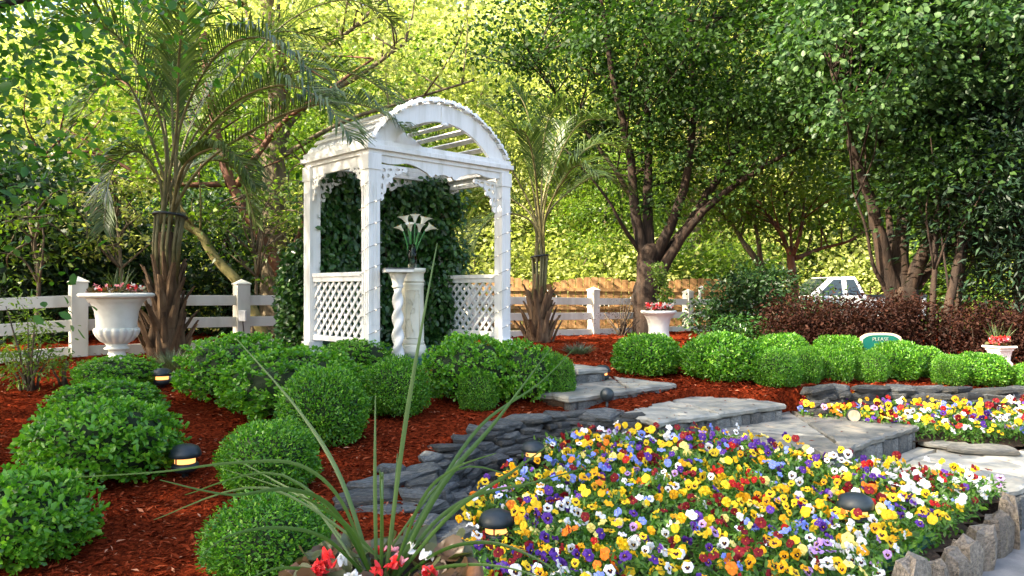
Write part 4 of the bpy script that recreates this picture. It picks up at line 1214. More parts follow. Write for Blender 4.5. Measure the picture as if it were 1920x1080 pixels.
def smooth_pts(pts, k=4):
    P = [Vector(p) for p in pts]; out = []
    for i in range(len(P) - 1):
        p0 = P[max(0, i - 1)]; p1 = P[i]; p2 = P[i + 1]; p3 = P[min(len(P) - 1, i + 2)]
        for j in range(k):
            t = j / k
            out.append(.5 * ((2 * p1) + (p2 - p0) * t + (2 * p0 - 5 * p1 + 4 * p2 - p3) * t * t + (3 * p1 - p0 - 3 * p2 + p3) * t ** 3))
    out.append(P[-1]); return out
def limb(mb, pts, r0, r1, n=9, g=random):
    s = smooth_pts(pts)
    s = [p + Vector((g.uniform(-1, 1), g.uniform(-1, 1), 0)) * r0 * .12 if 0 < i < len(s) - 1 else p for i, p in enumerate(s)]
    mb.tube(s, [r0 + (r1 - r0) * (i / (len(s) - 1)) ** .8 for i in range(len(s))], n)
    return s

def tree(label, base, limbs, bark, cr, cc, leafm, seed, cat='tree', group=None, name='tree', twigs=60, flare=True):
    """limbs: list of (points, r0, r1); cr: kwargs for crown; cc: crown centre"""
    base = Vector(base); g = random.Random(seed)
    r = thing(name, label, cat, base, group)
    mb = MB(); allp = []
    for pts, r0, r1 in limbs:
        allp += limb(mb, pts, r0, r1, 10 if r0 > .06 else 7, g)
    if cr:
        me, Cc = crown('crown', cc, m=leafm, seed=seed, **cr)
        cpts = [p for p in allp if p.z > base.z + 1.0]
        idx = list(range(len(Cc))); g.shuffle(idx)
        for i in idx[:twigs]:
            e = Vector(Cc[i]) + Vector(cc)
            s = g.choice(sorted(cpts, key=lambda q: (q - e).length + (2.0 if q.z > e.z else 0))[:9])
            m_ = s.lerp(e, .5) + Vector((g.uniform(-.2, .2), g.uniform(-.2, .2), g.uniform(-.05, .25)))
            mb.tube(smooth_pts([s, m_, e], 3), [.022 - .003 * k for k in range(7)], 5)
        o = place('crown', me, r, Vector(cc) - base, kind='stuff')
    mb.build('trunk', bark, r)
    return r
def wp(lst, Y, dys=None):
    return [W3(a, b, Y + (dys[i] if dys else 0)) for i, (a, b) in enumerate(lst)]

# the two pear trees on the lawn edge
Y1 = 16.2
b = W3(1213, 622, Y1); b.z = hz(b.x, b.y)
L1 = [([b + Vector((0, 0, -.2)), *wp([(1211, 560), (1214, 505), (1216, 465)], Y1)], .31, .23),
      (wp([(1212, 490), (1192, 410), (1182, 300), (1150, 150), (1130, 10)], Y1, [0, -.1, -.2, -.4, -.6]), .15, .04),
      (wp([(1217, 480), (1213, 380), (1216, 250), (1210, 60)], Y1, [0, .2, .4, .5]), .15, .05),
      (wp([(1222, 490), (1258, 420), (1288, 330), (1302, 200), (1290, 40)], Y1, [0, -.2, -.3, -.5, -.8]), .15, .04),
      (wp([(1222, 510), (1290, 425), (1345, 335), (1420, 220), (1490, 110)], Y1, [0, .2, .4, .8, 1.2]), .16, .04),
      (wp([(1225, 545), (1262, 470), (1320, 395), (1410, 325), (1510, 270)], Y1, [0, -.2, -.5, -.9, -1.2]), .15, .03),
      (wp([(1205, 480), (1165, 420), (1140, 375), (1080, 300)], Y1, [0, -.3, -.5, -.8]), .06, .015),
      (wp([(1190, 380), (1140, 300), (1060, 200), (1000, 120)], Y1, [0, .2, .4, .6]), .07, .015)]
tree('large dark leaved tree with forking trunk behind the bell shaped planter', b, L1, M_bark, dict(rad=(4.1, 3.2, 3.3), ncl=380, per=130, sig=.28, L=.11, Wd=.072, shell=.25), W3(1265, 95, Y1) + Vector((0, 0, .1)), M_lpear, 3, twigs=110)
Y2 = 13.6
b = W3(1690, 640, Y2); b.z = hz(b.x, b.y)
L2 = [([b + Vector((0, 0, -.2)), *wp([(1690, 590), (1690, 545)], Y2)], .33, .26),
      (wp([(1684, 570), (1655, 480), (1640, 400), (1600, 280), (1560, 130)], Y2, [0, -.1, -.2, -.4, -.6]), .19, .04),
      (wp([(1690, 560), (1690, 450), (1702, 330), (1700, 120)], Y2, [0, .1, .3, .4]), .20, .05),
      (wp([(1697, 560), (1740, 455), (1762, 350), (1805, 190)], Y2, [0, -.3, -.5, -.8]), .16, .04),
      (wp([(1700, 565), (1760, 482), (1815, 425), (1875, 320)], Y2, [0, .2, .3, .5]), .11, .03),
      (wp([(1680, 560), (1642, 510), (1624, 430), (1600, 360)], Y2, [0, -.2, -.4, -.5]), .05, .015),
      (wp([(1688, 570), (1672, 470), (1665, 380), (1650, 250)], Y2, [0, .3, .5, .8]), .11, .03)]
tree('large many stemmed tree with hanging heart shaped leaves behind the purple shrubs', b, L2, M_bark, dict(rad=(3.2, 3.0, 2.7), ncl=430, per=135, sig=.27, L=.10, Wd=.075, shell=.35, tpl='leaf', droop=.9), W3(1735, 110, Y2 - .3) + Vector((.15, 0, .35)), M_lpear_lit, 5, twigs=110)

# crape myrtles and other small trunks
def simple(label, Y, trunk, others, r0, bark, crk, ccpx, dz, leafm, seed, **k):
    b = W3(*trunk[0], Y); b.z = hz(b.x, b.y) - .1
    limbs = [([b, *wp(trunk[1:], Y)], r0, r0 * .55)] + [(wp(p, Y, [0] + [random.uniform(-.4, .4) for _ in p[1:]]), q, q * .3) for p, q in others]
    return tree(label, b, limbs, bark, crk, (W3(*ccpx, Y) + Vector((0, 0, dz))) if crk else None, leafm, seed, **k)
simple('small tree with reddish forked trunk left of the white pickup', 17.5, [(1490, 640), (1489, 560), (1486, 505), (1482, 475)], [([(1484, 485), (1462, 432), (1432, 392), (1400, 330)], .07), ([(1486, 480), (1502, 430), (1510, 360)], .07), ([(1490, 485), (1540, 466), (1592, 452), (1640, 420)], .06), ([(1484, 478), (1482, 420), (1470, 350)], .05)], .15, M_barkr, dict(rad=(2.2, 1.8, 1.2), ncl=90, per=60, sig=.32, L=.12, Wd=.07), (1500, 345), 0, M_mid, 12, twigs=30)
simple('slanting pale trunk leaning away from the dark camellia bush', 18.2, [(1480, 640), (1462, 570), (1432, 510), (1398, 460)], [([(1400, 465), (1372, 420), (1330, 380)], .07), ([(1428, 505), (1420, 440), (1410, 380)], .08)], .13, M_barkg, dict(rad=(2.2, 1.8, 1.3), ncl=90, per=55, sig=.32, L=.12, Wd=.07), (1385, 350), 0, M_mid, 14, twigs=20)
for i, (lb, tr, r0, Y) in enumerate((('slender straight stem beside the large many stemmed tree', [(1744, 660), (1750, 560), (1754, 460), (1757, 330)], .06, 12.2), ('leaning slender stem, thickest of three before the dark conifer', [(1764, 660), (1782, 560), (1798, 470), (1812, 360)], .085, 12.0), ('thin leaning stem nearest the dark conifer', [(1786, 640), (1800, 540), (1812, 450), (1826, 370)], .06, 12.6))):
    simple(lb, Y, tr, [], r0, M_bark, dict(rad=(.9, .8, .8), ncl=26, per=50, sig=.26, L=.10, Wd=.07), tr[-1], .1, M_lpear, 31 + i, twigs=8)
simple('straight tall grey trunk in the woods behind the white pickup', 31, [(1549, 600), (1549, 480), (1550, 300), (1552, 60)], [], .36, M_barkg, dict(rad=(4, 3, 3), ncl=90, per=50, sig=.7, L=.26, Wd=.17), (1552, 60), 1, M_lime, 41, twigs=10)
simple('grey trunk in the woods behind the end of the brown fence', 30, [(1346, 600), (1346, 480), (1344, 300), (1346, 60)], [], .40, M_barkg, dict(rad=(4, 3, 3), ncl=90, per=50, sig=.7, L=.26, Wd=.17), (1346, 60), 1, M_lime, 42, twigs=10)
simple('thick trunk in the woods just above the brown fence', 27, [(1296, 600), (1296, 500), (1300, 380), (1305, 100)], [], .45, M_barkg, dict(rad=(4, 3, 3), ncl=80, per=50, sig=.7, L=.26, Wd=.17), (1300, 100), 1, M_lime, 43, twigs=10)
# trees behind the white fence on the palm side
simple('tall grey trunk rising behind the fence beside the arbor', 14.6, [(520, 660), (512, 520), (512, 420), (516, 300), (522, 180), (505, 0), (500, -120)], [([(514, 330), (470, 260), (400, 190), (330, 60)], .12), ([(520, 260), (580, 190), (660, 150), (760, 80)], .10), ([(516, 200), (560, 120), (640, 70), (720, 0)], .08), ([(510, 120), (470, 40), (440, -60)], .09), ([(518, 300), (640, 230), (760, 190), (890, 150)], .06)], .30, M_barkg, dict(rad=(3.9, 2.8, 2.0), ncl=170, per=42, sig=.36, L=.14, Wd=.075, shell=.2, flat=.4), (560, 60), .5, M_lime, 51, twigs=70)
simple('red barked leaning tree with crooked branches behind the fence', 13.2, [(540, 660), (533, 560), (522, 500), (480, 432), (436, 350), (412, 270), (396, 190), (380, 60)], [([(430, 345), (350, 346), (270, 330), (170, 285), (60, 300)], .06), ([(440, 355), (520, 240), (600, 180), (700, 110)], .07), ([(412, 270), (330, 210), (250, 190)], .04), ([(525, 500), (560, 440), (590, 330)], .06)], .13, M_barkr, dict(rad=(3.1, 1.6, 1.5), ncl=95, per=40, sig=.32, L=.12, Wd=.06, flat=.4, shell=.2), (330, 190), 0, M_mid, 52, twigs=40)
simple('mossy leaning trunk crossing behind the fence beside the palm', 12.2, [(505, 640), (462, 560), (440, 522), (402, 482), (376, 440), (345, 415), (300, 330)], [], .10, M_moss, dict(rad=(1.1, .8, .8), ncl=24, per=40, sig=.26, L=.11, Wd=.06, flat=.4), (300, 310), 0, M_mid, 53, twigs=10)
# dark evergreens
def evergreen(label, px, Y, rad, zc, n, seed, m=M_ldark, L=.15, group='dark evergreens behind the white fence', Wf=.5):
    b = W3(px, 640, Y); b.z = hz(b.x, b.y) - .1
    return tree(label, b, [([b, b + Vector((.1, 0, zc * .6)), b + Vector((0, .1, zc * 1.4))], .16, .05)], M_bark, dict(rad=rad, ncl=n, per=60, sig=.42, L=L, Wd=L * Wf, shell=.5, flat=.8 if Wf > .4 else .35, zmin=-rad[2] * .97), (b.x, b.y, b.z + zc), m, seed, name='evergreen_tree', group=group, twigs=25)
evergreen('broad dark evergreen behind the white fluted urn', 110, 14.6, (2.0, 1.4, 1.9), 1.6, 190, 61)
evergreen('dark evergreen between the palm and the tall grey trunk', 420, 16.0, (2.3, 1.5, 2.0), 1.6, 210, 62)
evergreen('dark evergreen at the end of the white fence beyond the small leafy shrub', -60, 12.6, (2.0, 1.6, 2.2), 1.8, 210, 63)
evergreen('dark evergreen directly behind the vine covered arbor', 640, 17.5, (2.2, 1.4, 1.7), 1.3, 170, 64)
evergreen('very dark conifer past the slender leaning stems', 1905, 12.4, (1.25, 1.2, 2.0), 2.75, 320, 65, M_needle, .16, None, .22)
for i, (lb, px, Y, rad, zc, n, sd_) in enumerate((('bright leafed sapling in front of the dark evergreens behind the urn', 215, 12.2, (1.1, .6, .9), 2.2, 26, 171), ('light green sapling spreading over the white fence end', 60, 11.0, (.9, .5, .7), 1.7, 18, 172), ('fresh green sapling at the tall grey trunk beside the arbor', 470, 12.6, (1.1, .6, 1.0), 2.0, 26, 173), ('sunlit sapling between the leaning red tree and the arbor', 590, 13.6, (.8, .5, 1.2), 2.6, 26, 174))):
    b = W3(px, 640, Y); b.z = hz(b.x, b.y) - .1
    tree(lb, b, [([b, b + Vector((.1, 0, zc * .6)), b + Vector((-.1, .1, zc * 1.3))], .045, .015)], M_barkg, dict(rad=rad, ncl=n, per=36, sig=.22, L=.10, Wd=.05, shell=.3, flat=.3, zmin=-rad[2]), (b.x, b.y, b.z + zc), M_lime if i in (0, 3) else M_mid, sd_, name='sapling', cat='sapling', twigs=26)
# dense trees in sun behind everything: shared crowns
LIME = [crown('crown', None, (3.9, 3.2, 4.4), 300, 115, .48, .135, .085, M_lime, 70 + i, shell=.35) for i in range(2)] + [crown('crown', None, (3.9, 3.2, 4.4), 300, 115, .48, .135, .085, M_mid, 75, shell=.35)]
mbt = MB(); limb(mbt, [(0, 0, -.2), (.1, 0, 2.2), (-.1, .1, 4.6), (.1, 0, 7.2)], .24, .06); limb(mbt, [(0, 0, 2.4), (1.2, .2, 4.2), (2.2, .4, 6)], .1, .03); limb(mbt, [(0, 0, 2.8), (-1.2, -.2, 4.4), (-2.3, 0, 6.2)], .1, .03)
TR = mbt.mesh('trunk', M_barkg)
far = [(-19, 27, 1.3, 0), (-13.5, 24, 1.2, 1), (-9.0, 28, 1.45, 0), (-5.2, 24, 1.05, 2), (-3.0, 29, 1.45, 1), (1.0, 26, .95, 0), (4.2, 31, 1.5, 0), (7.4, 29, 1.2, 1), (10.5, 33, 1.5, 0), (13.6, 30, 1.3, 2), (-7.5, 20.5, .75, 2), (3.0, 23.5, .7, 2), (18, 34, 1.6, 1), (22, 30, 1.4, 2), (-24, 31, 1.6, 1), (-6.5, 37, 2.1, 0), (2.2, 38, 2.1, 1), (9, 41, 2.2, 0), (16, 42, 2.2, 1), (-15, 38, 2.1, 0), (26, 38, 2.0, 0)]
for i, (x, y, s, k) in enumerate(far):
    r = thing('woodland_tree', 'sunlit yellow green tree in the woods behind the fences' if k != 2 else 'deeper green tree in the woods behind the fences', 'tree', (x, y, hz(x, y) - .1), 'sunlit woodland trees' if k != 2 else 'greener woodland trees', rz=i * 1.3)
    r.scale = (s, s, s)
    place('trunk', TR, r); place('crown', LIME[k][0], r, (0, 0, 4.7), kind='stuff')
# distant wood closing the view
g = np.random.default_rng(80)
ncl = 1000; cx = g.uniform(-48, 48, ncl); cz = 20 * g.random(ncl) ** 1.2; cy = 46 + 3 * np.sin(cx * .3) + g.uniform(0, 5, ncl) + cz * .25
off = g.normal(size=(ncl, 90, 3)) * np.array([1.2, 1.0, .7]); P = (np.stack([cx, cy, cz], -1)[:, None] + off).reshape(-1, 3)
o = place('distant_wood', leafmesh('distant_wood', P, unit(g.normal(size=P.shape) + np.array([0, 0, -.3])), unit(g.normal(size=P.shape) * .7 + np.array([0, -.3, 1])), g.uniform(.25, .45, len(P)), g.uniform(.14, .28, len(P)), M_lime, 'quad', np.clip(g.beta(2, 2, len(P)), 0, 1)))
setp(o, 'distant sunlit woodland closing off the garden', 'woods', kind='stuff')
# undergrowth along the fences
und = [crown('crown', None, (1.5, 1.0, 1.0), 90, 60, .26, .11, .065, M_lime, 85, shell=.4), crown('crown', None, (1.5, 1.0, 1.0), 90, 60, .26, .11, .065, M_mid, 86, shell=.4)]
mbt = MB()
for k in range(4): limb(mbt, [(0, 0, -.6), (.3 * math.cos(k * 1.6), .3 * math.sin(k * 1.6), .2), (.9 * math.cos(k * 1.6), .6 * math.sin(k * 1.6), .9)], .03, .01, 6)
ST2 = mbt.mesh('stem', M_twig)
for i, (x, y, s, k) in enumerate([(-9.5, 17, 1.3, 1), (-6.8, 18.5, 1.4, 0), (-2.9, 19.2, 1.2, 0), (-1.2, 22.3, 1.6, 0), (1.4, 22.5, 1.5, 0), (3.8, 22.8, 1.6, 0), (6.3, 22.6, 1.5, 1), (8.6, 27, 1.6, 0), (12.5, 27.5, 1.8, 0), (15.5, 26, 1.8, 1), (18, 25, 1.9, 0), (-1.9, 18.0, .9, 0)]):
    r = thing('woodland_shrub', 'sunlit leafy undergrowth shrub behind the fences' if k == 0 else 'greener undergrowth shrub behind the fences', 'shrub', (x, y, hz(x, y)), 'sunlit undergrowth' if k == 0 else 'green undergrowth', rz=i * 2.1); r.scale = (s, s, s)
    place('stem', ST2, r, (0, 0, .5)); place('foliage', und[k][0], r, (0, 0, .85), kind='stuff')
# trees beyond the left of the path, whose crowns shade the beds; one reaches into view
me, Cc = crown('crown', None, (2.6, 2.6, 1.9), 190, 42, .34, .085, .06, M_near, 90, tpl='leaf', flat=.5, shell=.25)
meN, _ = crown('crown', None, (2.6, 2.6, 1.9), 420, 36, .30, .068, .045, M_near, 91, tpl='leaf', flat=.45, shell=.3)
mbt = MB(); limb(mbt, [(0, 0, -3.9), (.1, 0, -2.2), (0, .1, -.6), (.1, 0, .9)], .2, .07)
for k in range(7):
    a = k * .9; limb(mbt, [(0, 0, -1.6 + .15 * k), (.9 * math.cos(a), .9 * math.sin(a), -.5 + .1 * k), (2.0 * math.cos(a), 2.0 * math.sin(a), .2 + .05 * k)], .06, .015, 7)
TRN = mbt.mesh('trunk', M_bark)
for i, (x, y, z, s, rz) in enumerate([(-4.7, 4.3, 3.7, 1.05, 0), (-14.2, 4.4, 9.5, 2.1, 2), (-12.6, .9, 10.5, 2.2, 1), (-10.8, -2.6, 10.0, 2.1, 3.2), (-9.0, -6.2, 10.5, 2.2, 4)]):
    r = thing('shade_tree', 'leafy shade tree reaching over the beds beside the white fence' if i else 'leafy tree hanging its branch over the large leafy bushes', 'tree', (x, y, hz(x, y) if y > 2.6 else -.08), 'shade trees beside the garden' if i else None, rz=rz)
    zz = z - r.location.z
    t_ = place('trunk', TRN, r, (0, 0, zz)); t_.scale = (s, s, max(s, zz / 3.9 * 1.0)); c_ = place('crown', me if i else meN, r, (0, 0, zz), kind='stuff'); c_.scale = (s, s, s)
# ============================================================ vine on the back of the arbor
g = np.random.default_rng(101)
vn = thing('climbing_vine', 'dense dark ivy like vine covering the back of the arbor', 'vine', (-1.476, 7.8, AZ), rz=ANG)
ncl = 640
Cx = g.uniform(-.02, AW * 1.08, ncl); Cz = g.uniform(-.1, 2.12, ncl); Cy = AD + .10 + .22 * g.random(ncl) - .12 * np.sin(Cx * 5) * .5 - .30 * np.clip((Cx - AW * .8) / (AW * .2), 0, 1.2)
off = g.normal(size=(ncl, 34, 3)) * np.array([.085, .07, .09]); off[:, :, 1] -= .05
P = (np.stack([Cx, Cy, Cz], -1)[:, None] + off).reshape(-1, 3)
P = P[(P[:, 2] > -.12) & (P[:, 2] < 2.25) & (P[:, 0] > .06)]
D = unit(np.array([0, -.35, -.75]) + .6 * g.normal(size=P.shape)); N = unit(np.array([0, -1.0, .45]) + .45 * g.normal(size=P.shape))
Ls = g.uniform(.06, .105, len(P))
place('foliage', leafmesh('foliage', P, D, N, Ls, Ls * .62, M_vine, 'leaf', g.beta(2, 2.4, len(P))), vn, kind='stuff')
mb = MB(); mb.box((.02, AD + .16, -.15), (AW + .02, AD + .24, 2.05)); mb.build('dark_core', M_core, vn, world=False)  # solid slab behind the leaves, shade put into its dark colour
mb = MB()
for k in range(7):
    x = .1 + .26 * k; mb.tube([(x, AD + .12, -.2), (x + .08, AD + .14, .6), (x - .05, AD + .12, 1.3), (x + .06, AD + .14, 2.0)], [.018, .014, .011, .006], 6)
mb.build('stem', M_twig, vn, world=False)
# low ivy at the corner of the arbor, spreading to the fence
g = np.random.default_rng(102)
p0 = W3(556, 660, 9.6); p0.z = hz(p0.x, p0.y)
iv = thing('ivy_shrub', 'dark glossy ivy shrub between the fence and the arbor post', 'shrub', p0)
u = rdir(4200, g); Pp = u * (g.random((4200, 1)) ** .4) * np.array([.26, .25, .85]); Pp[:, 2] += .65
Pp = Pp[Pp[:, 2] > .02]
place('foliage', leafmesh('foliage', Pp, unit(g.normal(size=Pp.shape) + np.array([0, -.3, -.6])), unit(g.normal(size=Pp.shape) * .5 + np.array([0, -.8, .6])), .075, .045, M_vine, 'leaf'), iv, kind='stuff')
mb = MB(); [mb.tube([(0, 0, -.05), (.1 * math.cos(k), .1 * math.sin(k), .5), (.15 * math.cos(k), .15 * math.sin(k), 1.2)], [.02, .014, .006], 6) for k in range(5)]; mb.build('stem', M_twig, iv, world=False)

# ============================================================ palms
M_palm = leafmat('palm_leaf', [(.025, .052, .012), (.045, .08, .02), (.07, .11, .03), (.11, .14, .055)], trans=.25, rough=.4)
M_rachis = mat('palm_rachis', (.09, .085, .03), (.20, .17, .075), rough=.55, scale=8, c3=(.15, .13, .05))
M_boot = mat('palm_boot', (.06, .035, .018), (.22, .14, .075), rough=.9, scale=9, bump=.7, bscale=24, c3=(.13, .078, .04), stretch=(1, 1, .3))
def frond(root, pts, L, seed, wid=.016, s0=.28, n=84):
    """pts: rachis control points in the world"""
    gg = random.Random(seed)
    s = smooth_pts(pts, 8)
    org = Vector(root.location)
    mb = MB(); mb.tube([p - org for p in s], [.020 * (1 - .85 * i / (len(s) - 1)) + .002 for i in range(len(s))], 6, mi=0)
    m = len(s) - 1
    V = []; Fq = []; rn = []
    for k in range(n):
        u = s0 + (1 - s0) * k / (n - 1) * .995
        f = u * m; i = min(int(f), m - 1); p = s[i].lerp(s[i + 1], f - i) - org
        t = (s[i + 1] - s[i]).normalized()
        up = Vector((0, 0, 1)); sd = t.cross(up); sd = sd.normalized() if sd.length > .05 else Vector((1, 0, 0)); nn = sd.cross(t)
        ln = L * (math.sin(math.pi * (.12 + .84 * (k / (n - 1)))) ** .6) * gg.uniform(.85, 1.1)
        for sg in (-1, 1):
            d = (sd * sg * .62 + t * .75 + nn * gg.uniform(.12, .45)).normalized()
            q1 = p + d * ln * .5; d2 = (d + Vector((0, 0, -gg.uniform(.25, 1.1)))).normalized(); q2 = q1 + d2 * ln * .5
            wv = d.cross(nn + Vector((gg.uniform(-.4, .4),) * 3)).normalized() * wid * .5
            o = len(mb.v)
            mb.v += [tuple(p - wv * .5), tuple(p + wv * .5), tuple(q1 + wv), tuple(q1 - wv), tuple(q2 + wv * .1), tuple(q2 - wv * .1)]
            mb.f += [[o, o + 1, o + 2, o + 3], [o + 3, o + 2, o + 4, o + 5]]; mb.m += [1, 1]; mb.sm += [False, False]
            rn.append((o, gg.random()))
    me = mb.mesh('frond', [M_rachis, M_palm])
    a = me.attributes.new('rnd', 'FLOAT', 'POINT'); arr = np.full(len(mb.v), .5, np.float32)
    for o, v in rn: arr[o:o + 6] = v
    a.data.foreach_set('value', arr)
    return place('frond', me, root)
def boots(root, base, r0, hgt, n, seed, r1):
    gg = random.Random(seed)
    mb = MB(); mb.lathe([(0, -.1), (r0 * .7, -.1), (r0 * .7, .1), (r0 * .55, hgt * .5), (r1 * .9, hgt), (r1 * .7, hgt * 1.5), (0, hgt * 1.5)], 18, fn=lambda r, z, t: r * (1 + .08 * math.sin(5 * t + z * 9))); mb.build('trunk', M_boot, root, world=False)
    for k in range(n):
        a = k * 2.4 + gg.uniform(-.2, .2); u = (k / n); z = .02 + hgt * .95 * u
        r = r0 * (1 - .58 * u) * .72
        d = Vector((math.cos(a), math.sin(a), 0)); up = Vector((0, 0, 1)); ln = gg.uniform(.24, .42)
        tilt = gg.uniform(.22, .75)
        p = d * r + up * z; e = p + (up * math.cos(tilt) + d * math.sin(tilt)) * ln
        wd = gg.uniform(.03, .055); s = d.cross(up)
        mb = MB(); vv = []
        for (c, w_, t_) in ((p - up * .05, wd * 1.3, .02), (p.lerp(e, .5), wd, .016), (e + up * gg.uniform(-.02, .03), wd * .55, .010)):
            vv += [c - s * w_ - d * .0, c + d * t_ * 1.6 - s * w_ * .4, c + d * t_ * 1.6 + s * w_ * .4, c + s * w_, c - d * t_]
        ff = [(j * 5 + i, j * 5 + (i + 1) % 5, (j + 1) * 5 + (i + 1) % 5, (j + 1) * 5 + i) for j in range(2) for i in range(5)] + [(10, 11, 12, 13, 14), (4, 3, 2, 1, 0)]
        mb.add(vv, ff); mb.build('leaf_boot', M_boot, root, world=False)
# the big palm
b = G(312, 672)
YP = b.y + .25; b = Vector(((312 - 960) / F * YP, YP, hz((312 - 960) / F * YP, YP)))
pal = thing('palm_tree', 'big feather palm with tied fronds arching over the arbor roof', 'palm', b)
boots(pal, b, .33, 1.05, 46, 4, .15)
crownp = Vector((b.x + .05, b.y, W3(320, 405, YP).z))
for k in range(14):       # cut and bundled leaf stalks below the band
    a = k * 2.4; mb = MB(); d = Vector((math.cos(a), math.sin(a), 0))
    mb.tube([b + d * .12 + Vector((0, 0, .9)), b + d * .15 + Vector((0, 0, 1.4)), crownp + d * .17 + Vector((0, 0, .05))], [.03, .022, .018], 6); mb.build('leaf_stalk', M_rachis, pal)
mb = MB(); mb.tube([crownp + Vector((.20 * math.cos(t), .20 * math.sin(t), .03 * math.cos(t + 2))) for t in np.linspace(0, 2 * math.pi, 22)], .017, 7); mb.build('tie_band', M_black, pal)
def pf(lst, YP0, start):
    return [start] + [W3(px, py, YP0 + dy) for px, py, dy in lst]
FR = [([(335, 250, -.1), (400, 110, -.5), (480, 70, -.9), (560, 110, -1.3), (610, 190, -1.5)], .75),
      ([(360, 300, 0), (470, 180, 0), (580, 130, -.1), (690, 150, -.3), (760, 215, -.5)], .75),
      ([(380, 310, -.3), (500, 230, -.7), (600, 195, -1.1), (690, 200, -1.4), (770, 250, -1.6)], .70),
      ([(330, 250, .2), (360, 100, .4), (410, 0, .6), (480, -60, .9), (560, -60, 1.2)], .75),
      ([(330, 250, -.3), (335, 120, -.8), (345, 20, -1.3), (350, -40, -1.8), (352, 0, -2.3)], .80),
      ([(345, 270, .3), (420, 130, .8), (520, 60, 1.2), (630, 80, 1.6)], .75),
      ([(312, 260, .1), (290, 110, .2), (250, 10, .3), (190, -40, .5), (120, -30, .7)], .75),
      ([(310, 270, -.2), (270, 140, -.5), (210, 60, -.8), (140, 40, -1.1), (80, 80, -1.3)], .75),
      ([(300, 310, -.1), (262, 200, -.3), (230, 150, -.4), (180, 170, -.6), (140, 230, -.7)], .65),
      ([(300, 340, 0), (270, 290, -.1), (235, 290, -.2), (205, 340, -.3), (195, 430, -.4)], .55),
      ([(340, 320, -.4), (390, 280, -.8), (440, 290, -1.1), (480, 350, -1.3)], .5),
      ([(340, 330, .4), (400, 300, .9), (450, 330, 1.2), (480, 420, 1.4)], .55),
      ([(350, 280, .1), (440, 150, .1), (540, 40, .2), (650, 0, .4), (740, 40, .6)], .75),
      ([(325, 260, 0), (318, 120, .1), (300, 0, .1), (270, -90, .2)], .75),
      ([(350, 300, -.5), (430, 200, -1.1), (520, 160, -1.6), (600, 185, -2.0), (660, 260, -2.3)], .65)]
for i, (l_, ln) in enumerate(FR):
    frond(pal, pf(l_, YP, crownp + Vector((.12 * math.cos(i * 2.4), .12 * math.sin(i * 2.4), -.1))), ln, 200 + i, .025)
# the small palm beside the arbor
b = W3(1010, 645, 12.4); b.z = hz(b.x, b.y)
pa2 = thing('palm_tree', 'small feather palm with upright tied fronds beside the arbor', 'palm', b)
boots(pa2, b, .29, .75, 38, 6, .12)
cp2 = W3(1012, 480, 12.4)
for k in range(12):
    a = k * 2.4; mb = MB(); d = Vector((math.cos(a), math.sin(a), 0))
    mb.tube([b + d * .09 + Vector((0, 0, .7)), b.lerp(cp2, .7) + d * .10, cp2 + d * .13], [.026, .02, .015], 6); mb.build('leaf_stalk', M_rachis, pa2)
mb = MB(); mb.tube([cp2 + Vector((.15 * math.cos(t), .15 * math.sin(t), .02 * math.cos(t))) for t in np.linspace(0, 2 * math.pi, 20)], .014, 7); mb.build('tie_band', M_black, pa2)
F2 = [[(1000, 400, 0), (960, 320, -.1), (920, 270, -.3), (880, 250, -.6)], [(1005, 390, .1), (985, 300, .2), (955, 230, .3), (905, 195, .4)], [(1015, 380, 0), (1018, 280, 0), (1030, 220, -.1), (1060, 190, -.3)], [(1020, 390, -.1), (1050, 290, -.3), (1090, 230, -.5), (1140, 225, -.7)], [(1025, 400, .1), (1070, 310, .3), (1120, 270, .5), (1170, 280, .7)], [(1022, 410, -.3), (1055, 340, -.8), (1085, 310, -1.2), (1120, 330, -1.5)], [(1000, 410, .2), (950, 370, .5), (905, 370, .8), (870, 420, 1.0)], [(1000, 420, -.2), (950, 400, -.4), (910, 420, -.6), (885, 470, -.7)], [(1010, 390, -.3), (1000, 300, -.8), (985, 250, -1.2), (960, 240, -1.6)], [(1015, 390, .4), (1035, 300, .9), (1050, 240, 1.4), (1070, 230, 1.8)], [(1008, 380, 0), (1000, 270, .1), (985, 200, .1), (960, 160, .2)], [(1025, 405, .2), (1080, 350, .3), (1130, 330, .4), (1175, 360, .5)]]
for i, l_ in enumerate(F2):
    frond(pa2, pf(l_, 12.4, cp2 + Vector((.09 * math.cos(i * 2.4), .09 * math.sin(i * 2.4), -.08))), .62, 300 + i, .019, s0=.36, n=64)

# ============================================================ shrubs
def shrub(label, px, Y, rad, zc, n, L, m, seed, name='shrub', per=45, sig=.16, stems=7, group=None, tpl='leaf', shell=.3, Wf=.5):
    b = W3(px, 640, Y); b.z = hz(b.x, b.y) - .03
    r = thing(name, label, 'shrub', b, group)
    me, Cc = crown('foliage', None, rad, n, per, sig, L, L * Wf, m, seed, shell=shell, tpl=tpl, zmin=-zc * .95)
    place('foliage', me, r, (0, 0, zc), kind='stuff')
    mb = MB(); gg = random.Random(seed)
    for k in range(stems):
        e = Vector(Cc[gg.randrange(len(Cc))]) + Vector((0, 0, zc)); mb.tube([(gg.uniform(-.05, .05), gg.uniform(-.05, .05), -.05), Vector((e.x * .4, e.y * .4, e.z * .45)), e], [.018, .012, .004], 6)
    mb.build('stem', M_twig, r, world=False)
    return r
shrub('purple leaved shrub hiding the nose of the white pickup', 1500, 11.6, (.58, .5, .43), .44, 110, .055, M_purple, 111, per=46, sig=.12)
shrub('purple leaved shrub between the white pickup and the green sign', 1600, 11.2, (.60, .5, .43), .45, 120, .055, M_purple, 112, per=46, sig=.12)
shrub('tallest purple leaved shrub, at the foot of the many stemmed tree', 1690, 11.4, (.62, .5, .46), .50, 120, .055, M_purple, 113, per=46, sig=.12)
